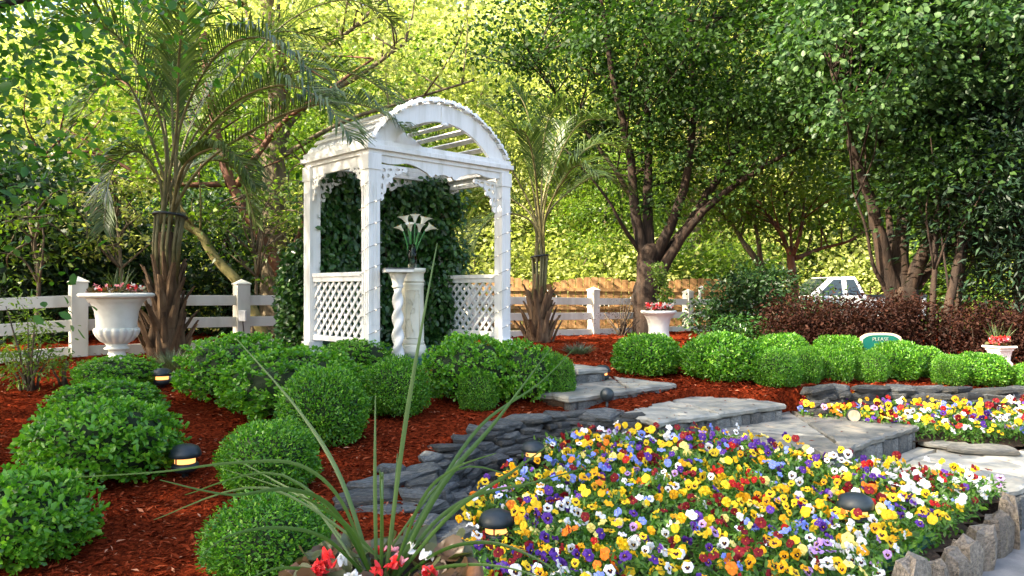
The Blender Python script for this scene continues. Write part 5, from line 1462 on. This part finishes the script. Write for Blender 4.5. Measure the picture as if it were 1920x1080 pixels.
shrub('purple leaved shrub behind the square fluted planter', 1830, 11.2, (.75, .55, .44), .45, 120, .055, M_purple, 114, per=46, sig=.12)
shrub('purple leaved shrub past the square fluted planter', 1930, 10.8, (.55, .5, .42), .42, 100, .055, M_purple, 115, per=46, sig=.12)
shrub('dark glossy camellia bush at the end of the white fence', 1412, 14.6, (.75, .6, .75), .85, 110, .085, M_ldark, 116, per=46, sig=.17, Wf=.55)
shrub('glossy rhododendron with pale leaf tips before the camellia', 1330, 14.6, (.42, .4, .45), .45, 34, .10, M_vine, 117, per=26, sig=.13, Wf=.42)
shrub('low glossy bush at the foot of the camellia', 1395, 13.4, (.5, .35, .26), .26, 40, .07, M_vine, 118, per=40, sig=.10)
shrub('sparse twiggy shrub before the white fence beside the dark trunk', 1165, 15.0, (.45, .4, .45), .45, 60, .025, M_purple, 119, per=14, sig=.10, stems=34)
shrub('young sparse azalea with upright shoots before the white fence', 55, 7.4, (.36, .34, .42), .50, 40, .055, M_mid, 120, per=24, sig=.085, stems=16, Wf=.36)
shrub('small leafy seedling beside the young azalea', 118, 7.6, (.16, .14, .16), .22, 9, .05, M_mid, 121, per=16, sig=.06, stems=6, Wf=.36)
shrub('dark spreading bush under the trees at the far end of fence', 1530, 14.0, (.7, .6, .45), .50, 90, .07, M_ldark, 122, per=45, sig=.16)
# grass tufts
M_blade = leafmat('grey_grass', [(.07, .10, .06), (.12, .16, .10), (.18, .22, .15)], trans=.2)
def tuft(label, px, py, rad, ln, n, seed, flat=.8):
    b = G(px, py); g = np.random.default_rng(seed)
    a = g.uniform(0, 2 * np.pi, n); rr = rad * .35 * np.sqrt(g.random(n))
    P = np.stack([rr * np.cos(a), rr * np.sin(a), np.zeros(n)], -1)
    D = unit(np.stack([np.cos(a) * g.uniform(.1, 1, n), np.sin(a) * g.uniform(.1, 1, n), np.full(n, flat)], -1)); N = unit(np.stack([-np.cos(a), -np.sin(a), np.full(n, .8)], -1))
    t = thing('grass_tuft', label, 'grass', b); place('blades', leafmesh('blades', P, D, N, ln * g.uniform(.6, 1.1, n), .008, M_blade, 'quad'), t, kind='stuff')
tuft('tuft of silvery green ornamental grass at the palm foot', 322, 695, .3, .26, 420, 131)
tuft('low tuft of grey green grass on mulch by the small palm', 1085, 664, .4, .18, 380, 132, .45)

# ============================================================ begonias in the urns
M_bleaf = leafmat('begonia_leaf', [(.05, .022, .012), (.09, .045, .022), (.12, .075, .035), (.09, .10, .04)], trans=.2, rough=.35)
M_red = leafmat('begonia_red', [(.55, .01, .015), (.75, .03, .03)], trans=.25, tcol=(.7, .03, .03))
M_pink = leafmat('begonia_pink', [(.75, .16, .22), (.85, .35, .40)], trans=.25, tcol=(.8, .3, .3))
M_petw = leafmat('begonia_white', [(.82, .80, .76), (.88, .87, .84)], trans=.25, tcol=(.8, .8, .7))
def begonia(label, c, r, n, seed, hgt=.10, fl=(M_red, M_pink, M_petw), spike=True, L=.06, nf=3):
    g = np.random.default_rng(seed); root = thing('begonia_plant', label, 'plant', c)
    a = g.uniform(0, 2 * np.pi, n); rr = r * np.sqrt(g.random(n)); P = np.stack([rr * np.cos(a), rr * np.sin(a), g.uniform(.0, hgt, n)], -1)
    place('foliage', leafmesh('foliage', P, unit(np.stack([np.cos(a), np.sin(a), g.uniform(-.2, .6, n)], -1) + .4 * g.normal(size=(n, 3))), unit(np.array([0, -.3, 1]) + .4 * g.normal(size=(n, 3))), L, L * .85, M_bleaf, 'leaf'), root, kind='stuff')
    for j, m in enumerate(fl):
        k = n // nf
        a = g.uniform(0, 2 * np.pi, k); rr = r * np.sqrt(g.random(k)); P = np.stack([rr * np.cos(a), rr * np.sin(a), hgt * g.uniform(.7, 1.7, k)], -1); P = np.repeat(P, 4, 0)
        place('blossoms', leafmesh('blossoms', P, rdir(len(P), g), rdir(len(P), g), L * .6, L * .5, m, 'leaf'), root, kind='stuff')
    if spike:
        k = 40; a = g.uniform(0, 2 * np.pi, k); P = np.zeros((k, 3)); P[:, :2] = g.normal(0, .02, (k, 2))
        place('spike_leaves', leafmesh('spike_leaves', P, unit(np.stack([np.cos(a) * g.uniform(.1, .9, k), np.sin(a) * g.uniform(.1, .9, k), np.ones(k)], -1)), rdir(k, g), .38 * g.uniform(.6, 1.1, k), .014, M_palm, 'quad'), root, kind='stuff')
begonia('red begonias and dark leaves filling the large fluted urn', URN_TOP, URN_R * .95, 210, 141, .08, nf=16)
begonia('pink and white begonias in the bell shaped planter', U2_TOP, U2_R, 90, 142, .09, fl=(M_pink, M_petw, M_red), spike=False)
g = np.random.default_rng(77)
n = 900; zc = g.random(n) ** 1.3 * .85; P = np.stack([g.normal(.06, .07, n) + .06 * np.sin(zc * 6), g.normal(.05, .06, n), zc], -1)
vi = thing('potted_vine', 'slim variegated ivy climbing from the bell shaped planter', 'vine', U2_TOP)
place('foliage', leafmesh('foliage', P, unit(g.normal(size=P.shape) + np.array([0, 0, -.4])), unit(g.normal(size=P.shape) * .5 + np.array([0, -1, .5])), .045, .032, M_mid, 'leaf'), vi, kind='stuff')
mb = MB(); mb.tube([(.05, .05, -.02), (.08, .05, .4), (.06, .06, .8)], .008, 6); mb.build('stem', M_twig, vi, world=False)
begonia('red flowers with dark spikes in the square fluted planter', U3_TOP, U3_R, 60, 143, .08, fl=(M_red, M_red, M_pink))

# ============================================================ potted spike in the foreground
PC = Vector((-.30, 1.72, 0)); RZ = .895
M_pot = mat('pot_brown', (.10, .045, .02), (.18, .085, .04), rough=.5, scale=8, bump=.2, bscale=30)
pot = thing('tall_planter', 'tall brown glazed planter holding the spiky foreground plant', 'planter', (PC.x, PC.y, -.08))
mb = MB(); mb.lathe([(0, 0), (.15, 0), (.16, .03), (.14, .10), (.165, .6), (.20, .93), (.215, .955)], 40, cap=False); mb.build('body', M_pot, pot, world=False)
mb = MB(); mb.lathe([(.205, .945), (.232, .95), (.235, .975), (.222, .985), (.20, .975), (.19, .92)], 40, cap=False); mb.build('rim', M_pot, pot, world=False)
mb = MB(); mb.lathe([(0, .935), (.20, .935)], 24, cap=False); mb.build('soil', M_soil, pot, world=False)
M_spike = leafmat('spike_blade', [(.03, .075, .012), (.05, .11, .02), (.085, .14, .045)], trans=.25, rough=.35, spec=.5)
sk = thing('spike_plant', 'spiky plant with long arching strap leaves in brown planter', 'plant', PC + Vector((0, 0, .85)))
def blade(lst, wd, seed):
    """lst: (px, py, distance)"""
    gg = random.Random(seed)
    pts = smooth_pts([W3(a, b_, y) for a, b_, y in lst], 6); n = len(pts); mb = MB(); vv = []
    for i, p in enumerate(pts):
        t = (pts[min(i + 1, n - 1)] - pts[max(0, i - 1)]).normalized(); u = i / (n - 1)
        view = Vector((p.x, p.y, p.z - EYE)).normalized()
        s = t.cross(view + Vector((gg.uniform(-.02, .02), 0, .35)))
        s = s.normalized() if s.length > .02 else Vector((1, 0, 0)); nn = s.cross(t)
        w_ = wd * (.75 + .5 * math.sin(math.pi * min(1, u * 1.2)) * .6) * (1 - max(0, u - .45) / .55) ** .8 + .0008
        vv += [p - s * w_ + nn * w_ * .35, p, p + s * w_ + nn * w_ * .35]
    ff = []
    for i in range(n - 1):
        for j in (0, 1): ff.append((i * 3 + j, i * 3 + j + 1, (i + 1) * 3 + j + 1, (i + 1) * 3 + j))
    off = Vector(sk.location); vv = [q - off for q in vv]
    mb.add(vv, ff, 0, True); me = mb.mesh('blade', M_spike)
    a = me.attributes.new('rnd', 'FLOAT', 'POINT'); a.data.foreach_set('value', np.full(len(vv), gg.random(), np.float32))
    place('blade', me, sk)
BL = [([(706, 1090, 1.72), (703, 900, 1.72), (704, 740, 1.74)], .0085), ([(722, 1090, 1.70), (755, 830, 1.68), (786, 640, 1.68), (820, 455, 1.70)], .010),
      ([(702, 1090, 1.74), (640, 900, 1.80), (560, 770, 1.88), (440, 632, 1.95)], .011), ([(696, 1080, 1.70), (640, 940, 1.66), (560, 872, 1.62), (440, 868, 1.58), (300, 885, 1.55), (140, 895, 1.55)], .0075),
      ([(696, 1080, 1.70), (625, 955, 1.62), (540, 918, 1.56), (430, 928, 1.52), (300, 900, 1.5)], .009), ([(690, 1085, 1.68), (610, 1010, 1.6), (520, 990, 1.55), (430, 1005, 1.5), (375, 1045, 1.47)], .0075),
      ([(688, 1090, 1.72), (590, 950, 1.80), (520, 905, 1.86), (430, 855, 1.9)], .007), ([(735, 1085, 1.72), (830, 910, 1.75), (930, 790, 1.80), (1035, 650, 1.85)], .013),
      ([(728, 1085, 1.76), (800, 950, 1.84), (900, 800, 1.92), (1010, 720, 2.0), (1075, 655, 2.05)], .009), ([(742, 1085, 1.70), (850, 960, 1.68), (960, 885, 1.66), (1035, 830, 1.65)], .009),
      ([(738, 1085, 1.74), (810, 985, 1.78), (890, 930, 1.80), (1000, 905, 1.82), (1120, 870, 1.86)], .010), ([(748, 1090, 1.70), (830, 1032, 1.64), (920, 1018, 1.6), (1010, 1050, 1.56), (1060, 1090, 1.54)], .008),
      ([(755, 1095, 1.72), (820, 1066, 1.66), (920, 1060, 1.6), (1030, 1085, 1.55)], .008), ([(714, 1090, 1.70), (716, 980, 1.68), (712, 880, 1.68)], .008), ([(726, 1090, 1.74), (738, 960, 1.76), (745, 850, 1.8)], .008),
      ([(700, 1090, 1.66), (660, 1000, 1.58), (600, 950, 1.5), (560, 930, 1.44)], .008), ([(694, 1090, 1.74), (640, 1010, 1.82), (560, 930, 1.92), (420, 880, 2.0)], .007), ([(680, 1095, 1.7), (600, 1072, 1.62), (520, 1066, 1.56), (460, 1090, 1.5)], .008),
      ([(732, 1090, 1.68), (790, 940, 1.6), (850, 880, 1.56), (930, 850, 1.54)], .0065)]
for k in range(4):
    a = random.uniform(0, 6.28); r_ = random.uniform(.25, .55); hh_ = random.uniform(.05, .38); c0 = PC + Vector((0, 0, .93)); e = c0 + Vector((math.cos(a) * r_, math.sin(a) * r_ * .6, hh_)); m_ = c0.lerp(e, .5) + Vector((0, 0, .12))
    BL.append(([(960 + q.x / q.y * F, HZ + (EYE - q.z) / q.y * F, q.y) for q in (c0, m_, e)], random.uniform(.005, .008)))
for i, (l_, wd) in enumerate(BL): blade(l_, wd * .42, 400 + i)
# begonias round its foot: every leaf and blossom by itself
bg_ = thing('begonia_plant', 'bronze leaved begonia with red, pink and white blossoms around the spiky plant', 'plant', PC + Vector((0, 0, RZ)))
def disc(name, m, r, cup, n=12, lobes=0):
    vv = [(0, 0, 0)]
    for j, f in ((1, .55), (2, 1.0)):
        for k in range(n):
            t = 2 * math.pi * k / n; rr = r * f * (1 + .08 * math.sin(3 * t + 1)); vv.append((rr * math.cos(t) + r * .5, rr * math.sin(t), cup * f * f + .012 * f * math.sin(2 * t)))
    mb = MB(); mb.add(vv, [(0, 1 + k, 1 + (k + 1) % n) for k in range(n)] + [(1 + k, 1 + n + k, 1 + n + (k + 1) % n, 1 + (k + 1) % n) for k in range(n)], 0, True)
    me = mb.mesh(name, m); a = me.attributes.new('rnd', 'FLOAT', 'POINT'); a.data.foreach_set('value', np.full(len(vv), random.random(), np.float32)); return me
BLF = [disc('leaf', M_bleaf, .032, .012) for _ in range(4)]
PET = {k: disc('petal', m, .011, .003) for k, m in (('r', M_red), ('p', M_pink), ('w', M_petw))}
gg = random.Random(55)
for k in range(75):
    a = gg.uniform(0, 6.283); r = .19 * math.sqrt(gg.uniform(.05, 1)); o = place('leaf', gg.choice(BLF), bg_, (r * math.cos(a), r * math.sin(a), gg.uniform(-.03, .045)))
    o.rotation_euler = (gg.uniform(-.5, .6), gg.uniform(-.5, .3), a + gg.uniform(-.7, .7)); q = gg.uniform(.7, 1.25); o.scale = (q, q, q)
def blossom(px, py, Y, c, n):
    p = W3(px, py, Y) - Vector(bg_.location)
    for k in range(max(3, n * 6 // 10)):
        o = place('petal', PET[c], bg_, p + Vector((gg.uniform(-.012, .012), gg.uniform(-.012, .012), gg.uniform(-.01, .01)))); o.rotation_euler = (gg.uniform(-1.4, .2), gg.uniform(-.8, .8), gg.uniform(0, 6.28)); q = gg.uniform(.6, 1.05); o.scale = (q, q, q)
for a in [(604, 1062, 1.60, 'r', 14), (615, 1050, 1.60, 'r', 10), (596, 1075, 1.58, 'r', 10), (712, 1030, 1.75, 'r', 8), (733, 1032, 1.72, 'p', 6), (742, 1050, 1.68, 'p', 8), (735, 1060, 1.66, 'r', 10), (637, 1044, 1.66, 'w', 5), (772, 1030, 1.74, 'w', 7), (660, 1078, 1.58, 'w', 8), (800, 1078, 1.62, 'r', 12), (795, 1070, 1.62, 'p', 6), (798, 1050, 1.66, 'w', 4), (700, 1066, 1.6, 'r', 6)]:
    blossom(*a)

# ============================================================ pansies
def pm(name, c1, c2=None):
    return leafmat('pansy_' + name, [c1, c2 or c1], trans=.22, rough=.55, tcol=c1, spec=.2)
PCOL = {'yellow': pm('yellow', (.80, .52, .015), (.85, .62, .03)), 'gold': pm('gold', (.80, .40, .01)), 'pale yellow': pm('pale', (.82, .72, .22)), 'orange': pm('orange', (.80, .22, .02)), 'white': pm('white', (.80, .80, .80)), 'blue': pm('blue', (.18, .25, .75), (.30, .38, .85)),
        'violet': pm('violet', (.07, .02, .22), (.14, .05, .36)), 'maroon': pm('maroon', (.14, .006, .012), (.24, .01, .015)), 'red': pm('red', (.45, .015, .012)), 'lilac': pm('lilac', (.50, .30, .62))}
PDARK = pm('dark', (.035, .004, .02)); PEYE = pm('eye', (.80, .55, .03))
def petal_mesh(c, blotch, size, wide):
    n = 11; vv = [(0, 0, 0)]
    for f, lift in ((.52, .001), (.82, .004), (1.0, .001)):
        for k in range(n):
            t = math.pi * (-.5 + k / (n - 1)); x = math.sin(t); y = math.cos(t)
            ruf = (1 + .05 * math.sin(5 * t + 1)) if f > .9 else 1
            vv.append((x * size * wide * f * .62 * (.45 + .55 * f) * ruf * 1.25, size * f * (.30 + .70 * y ** .8 * 1.0) * ruf, lift + .004 * math.cos(4 * t) * f * f - .006 * abs(x) * f))
    mb = MB(); mb.add(vv, [(0, 1 + k + 1, 1 + k) for k in range(n - 1)], 1 if blotch else 0, True)
    for j in range(2):
        for k in range(n - 1):
            mb.f.append([1 + j * n + k, 1 + j * n + k + 1, 1 + (j + 1) * n + k + 1, 1 + (j + 1) * n + k]); mb.m.append(0); mb.sm.append(True)
    me = mb.mesh('petal', [PCOL[c], PDARK])
    a = me.attributes.new('rnd', 'FLOAT', 'POINT'); a.data.foreach_set('value', np.linspace(0, 1, len(me.vertices)).astype(np.float32))
    return me
# petal arrangement: angle, z offset, size factor ; the flower lies in its local xy plane, facing +z
ARR = [(math.radians(30), -.004, 1.05, False), (math.radians(-30), -.006, 1.02, False), (math.radians(97), .001, .86, True), (math.radians(-97), .001, .86, True), (math.radians(180), .004, .98, True)]
VAR = [('yellow', 0), ('yellow', 1), ('gold', 1), ('gold', 0), ('pale yellow', 0), ('orange', 0), ('white', 0), ('white', 1), ('blue', 0), ('blue', 1), ('violet', 0), ('violet', 1), ('maroon', 0), ('red', 0), ('lilac', 1)]
PETM = {v: (petal_mesh(v[0], False, .036, .95), petal_mesh(v[0], bool(v[1]), .036, .95)) for v in VAR}
mb = MB(); mb.lathe([(0, 0), (.004, .001), (.003, .006), (0, .008)], 8); EYEM = mb.mesh('eye', PEYE)
a_ = EYEM.attributes.new('rnd', 'FLOAT', 'POINT')
M_pstem = mat('pansy_stem', (.05, .14, .03), rough=.6)
mb = MB(); mb.tube([(0, 0, -.002), (0, -.012, -.03), (0, -.02, -.12)], [.002, .0022, .002], 5); STEMP = mb.mesh('stem', M_pstem)
def whole_mesh(v):
    mb = MB(); mats = [PCOL[v[0]], PDARK, PEYE]
    for (a, z, s, low) in ARR:
        me = PETM[v][1 if low else 0]
        M_ = Matrix.Translation((0, 0, z)) @ Matrix.Rotation(a, 4, 'Z') @ Matrix.Scale(s, 4)
        mb.add([M_ @ q.co for q in me.vertices], [], 0); o = len(mb.v) - len(me.vertices)
        for p in me.polygons: mb.f.append([o + i for i in p.vertices]); mb.m.append(p.material_index); mb.sm.append(True)
    mb.lathe([(0, .004), (.004, .006), (.003, .011), (0, .012)], 6, mi=2)
    me = mb.mesh('pansy', mats); a = me.attributes.new('rnd', 'FLOAT', 'POINT'); a.data.foreach_set('value', np.random.default_rng(3).random(len(me.vertices)).astype(np.float32)); return me
WH = {v: whole_mesh(v) for v in VAR}
def weights(x, y, bed):
    w_ = {('yellow', 0): 3.2, ('yellow', 1): 3.0, ('gold', 1): 1.5, ('gold', 0): 1.0, ('pale yellow', 0): 1.6, ('orange', 0): .7, ('white', 0): 1.4, ('white', 1): 1.5, ('blue', 0): .8, ('blue', 1): .45, ('violet', 0): 1.3, ('violet', 1): .8, ('maroon', 0): 1.6, ('red', 0): .7, ('lilac', 1): .5}
    if bed == 1:
        px = 960 + x / y * F
        if y > 4.9 and px < 1300: w_[('blue', 0)] *= 3; w_[('blue', 1)] *= 1.6; w_[('maroon', 0)] *= 1.3
        if y > 5.2 and px > 1230: w_[('violet', 0)] *= 5; w_[('blue', 0)] *= 2; w_[('maroon', 0)] *= 2.5
        if px > 1600 and y > 4.4: w_[('white', 0)] *= 6; w_[('red', 0)] *= 2.5; w_[('maroon', 0)] *= 1.5; w_[('yellow', 0)] *= .5; w_[('gold', 1)] *= .5
        if y < 4.0: w_[('violet', 0)] *= 3; w_[('violet', 1)] *= 2; w_[('white', 1)] *= 2; w_[('maroon', 0)] *= 1.4
        if y < 4.0 and px > 1450: w_[('white', 0)] *= 3; w_[('violet', 0)] *= .3
    elif bed == 2:
        w_[('yellow', 0)] *= 1.8
        if y < 6.8: w_[('white', 1)] *= 4; w_[('white', 0)] *= 2; w_[('violet', 0)] *= 2; w_[('yellow', 0)] *= .35; w_[('yellow', 1)] *= .4
    k = list(w_); return k, np.array([w_[q] for q in k])
FL = []
def scatter(B, zf, n, bed, g, mind=.05):
    xs = [p[0] for p in B]; ys = [p[1] for p in B]; out = []; tries = 0
    cell = {}
    while len(out) < n and tries < n * 40:
        tries += 1
        x = g.uniform(min(xs), max(xs)); y = g.uniform(min(ys), max(ys))
        if not inside(np.array([x]), np.array([y]), B)[0]: continue
        if by_lamp(x, y): continue
        ck = (int(x / mind), int(y / mind))
        if any((ck[0] + i, ck[1] + j) in cell and (cell[(ck[0] + i, ck[1] + j)][0] - x) ** 2 + (cell[(ck[0] + i, ck[1] + j)][1] - y) ** 2 < mind ** 2 for i in (-1, 0, 1) for j in (-1, 0, 1)): continue
        dens = .5 + .5 * math.sin(x * 3.1 + 2 * math.sin(y * 2.3)) * math.sin(y * 3.7 + 1)
        if bed == 2 and y < 6.62: dens *= .75
        if random.random() > .25 + .75 * dens: continue
        cell[ck] = (x, y)
        k, w_ = weights(x, y, bed)
        # neighbours tend to share a colour
        near = [f for f in out[-400:] if (f[0] - x) ** 2 + (f[1] - y) ** 2 < .012]
        v = near[0][3] if near and random.random() < .5 else k[g.choice(len(k), p=w_ / w_.sum())]
        out.append((x, y, float(zf(x, y)) + g.uniform(.10, .21), v, bed))
    return out
g = np.random.default_rng(151)
LAMPS = [(o.location.x, o.location.y) for o in col.objects if (o.name.startswith('garden_lamp') and not o['label'].startswith('garden lamp sunk')) or o.name.startswith('spot_light')]
def by_lamp(x, y):
    for lx, ly in LAMPS:
        dl_ = math.hypot(lx, ly); ux, uy = -lx / dl_, -ly / dl_
        t_ = (x - lx) * ux + (y - ly) * uy; s_ = abs((x - lx) * uy - (y - ly) * ux)
        if -.10 < t_ < .34 and s_ < .10: return True
    return False
FL += scatter(BED1P, bz1, 1450, 1, g, .041)
FL += scatter([(3.05, 6.75), (3.72, 6.55), (4.5, 6.42), (6.3, 6.38), (6.6, 7.4), (2.9, 7.4), (2.72, 7.1)], bz2, 800, 2, g, .045)
def facing(p):
    n = Vector((random.gauss(0, .62), random.gauss(-.62, .5), random.gauss(.55, .5))); n.normalize()
    y = Vector((random.gauss(0, .3), .02, 1)); x = y.cross(n).normalized(); y = n.cross(x)
    return Matrix((x, y, n)).transposed()
def inview(f): 
    px = 960 + f[0] / f[1] * F; py = HZ + (EYE - f[2]) / f[1] * F
    return -20 < px < 1940 and py < 1100
FL.sort(key=lambda f: (not inview(f), f[1]))
LAB = {('yellow', 0): 'plain bright yellow pansy', ('yellow', 1): 'yellow pansy with dark blotched face', ('gold', 1): 'golden pansy with dark blotched face', ('gold', 0): 'plain deep golden pansy', ('pale yellow', 0): 'pale cream yellow pansy', ('orange', 0): 'orange pansy', ('white', 0): 'plain white pansy', ('white', 1): 'white pansy with dark blotched face', ('blue', 0): 'light blue pansy', ('blue', 1): 'blue pansy with dark face', ('violet', 0): 'deep violet pansy', ('violet', 1): 'violet pansy with near black face', ('maroon', 0): 'dark maroon pansy', ('red', 0): 'bright red pansy', ('lilac', 1): 'lilac pansy with dark face'}
NS = 300
cnt = {}
for i, (x, y, z, v, bed) in enumerate(FL[:NS]):
    Mx = facing(None).to_4x4(); s = random.uniform(.56, .98)
    lb = LAB[v] + ' in the large bed within the slate wall'
    if i < 130:
        r = thing('pansy', lb, 'flower', (x, y, z), '%s pansies in the large bed' % ('%s %s' % (v[0], 'blotched' if v[1] else 'plain')))
        for (a, dz, ps, low) in ARR:
            o = place('petal', PETM[v][1 if low else 0], r); o.matrix_local = Matrix.Translation((0, 0, dz)) @ Matrix.Rotation(a, 4, 'Z') @ Matrix.Scale(ps, 4)
        place('eye', EYEM, r, (0, 0, .003))
    else:
        r = place('pansy', WH[v]); setp(r, lb, 'flower', '%s pansies in the large bed' % ('%s %s' % (v[0], 'blotched' if v[1] else 'plain'))); r.location = (x, y, z)
    r.matrix_world = Matrix.Translation((x, y, z)) @ Mx @ Matrix.Scale(s, 4)
    place('stem', STEMP, r)
# all the others as one mass for each bed
for bed, nm in ((1, 'pansies blooming in the back of the large bed'), (2, 'pansies blooming in the far bed below the slate ledge')):
    mb = MB(); mats = [PCOL[c] for c in PCOL] + [PDARK, PEYE]; ci = {c: i for i, c in enumerate(PCOL)}
    for (x, y, z, v, b_) in FL[NS:]:
        if b_ != bed: continue
        s = random.uniform(.56, .96); M_ = Matrix.Translation((x, y, z)) @ facing(None).to_4x4() @ Matrix.Scale(s, 4)
        me = WH[v]; o = len(mb.v); mb.v += [tuple(M_ @ q.co) for q in me.vertices]
        mp_ = [ci[v[0]], len(ci), len(ci) + 1]
        for p in me.polygons: mb.f.append([o + i for i in p.vertices]); mb.m.append(mp_[p.material_index]); mb.sm.append(True)
    me = mb.mesh('pansies', mats); a = me.attributes.new('rnd', 'FLOAT', 'POINT'); a.data.foreach_set('value', np.random.default_rng(4).random(len(me.vertices)).astype(np.float32))
    o = place('pansies', me); setp(o, nm, 'flowers', kind='stuff')
# foliage of the beds
M_pleaf = leafmat('pansy_leaf', [(.03, .09, .012), (.06, .16, .02), (.10, .22, .03), (.16, .29, .045)], trans=.3, rough=.4)
for B, zf, n, lb in ((BED1P, bz1, 30000, 'green pansy foliage covering the large bed'), (BED2, bz2, 14000, 'green pansy foliage covering the far bed')):
    xs = [p[0] for p in B]; ys = [p[1] for p in B]
    x = g.uniform(min(xs), min(max(xs), 6.6), n * 2); y = g.uniform(min(ys), max(ys), n * 2); k = inside(x, y, B); x, y = x[k][:n], y[k][:n]; n = len(x)
    kl = np.array([not by_lamp(a_2, b_2) or random.random() < .25 for a_2, b_2 in zip(x, y)]); x, y = x[kl], y[kl]; n = len(x)
    u = g.random(n) ** .7
    P = np.stack([x, y, zf(x, y) + .005 + u * .165 * (.75 + .25 * np.sin(x * 9) * np.sin(y * 8))], -1)
    D = unit(g.normal(size=(n, 3)) + np.array([0, 0, .5])); N = unit(.6 * g.normal(size=(n, 3)) + np.array([0, -.2, 1]))
    Ls = g.uniform(.025, .055, n)
    o = place('pansy_foliage', leafmesh('pansy_foliage', P, D, N, Ls, Ls * g.uniform(.3, .55, n), M_pleaf, 'leaf')); setp(o, lb, 'foliage', kind='stuff')
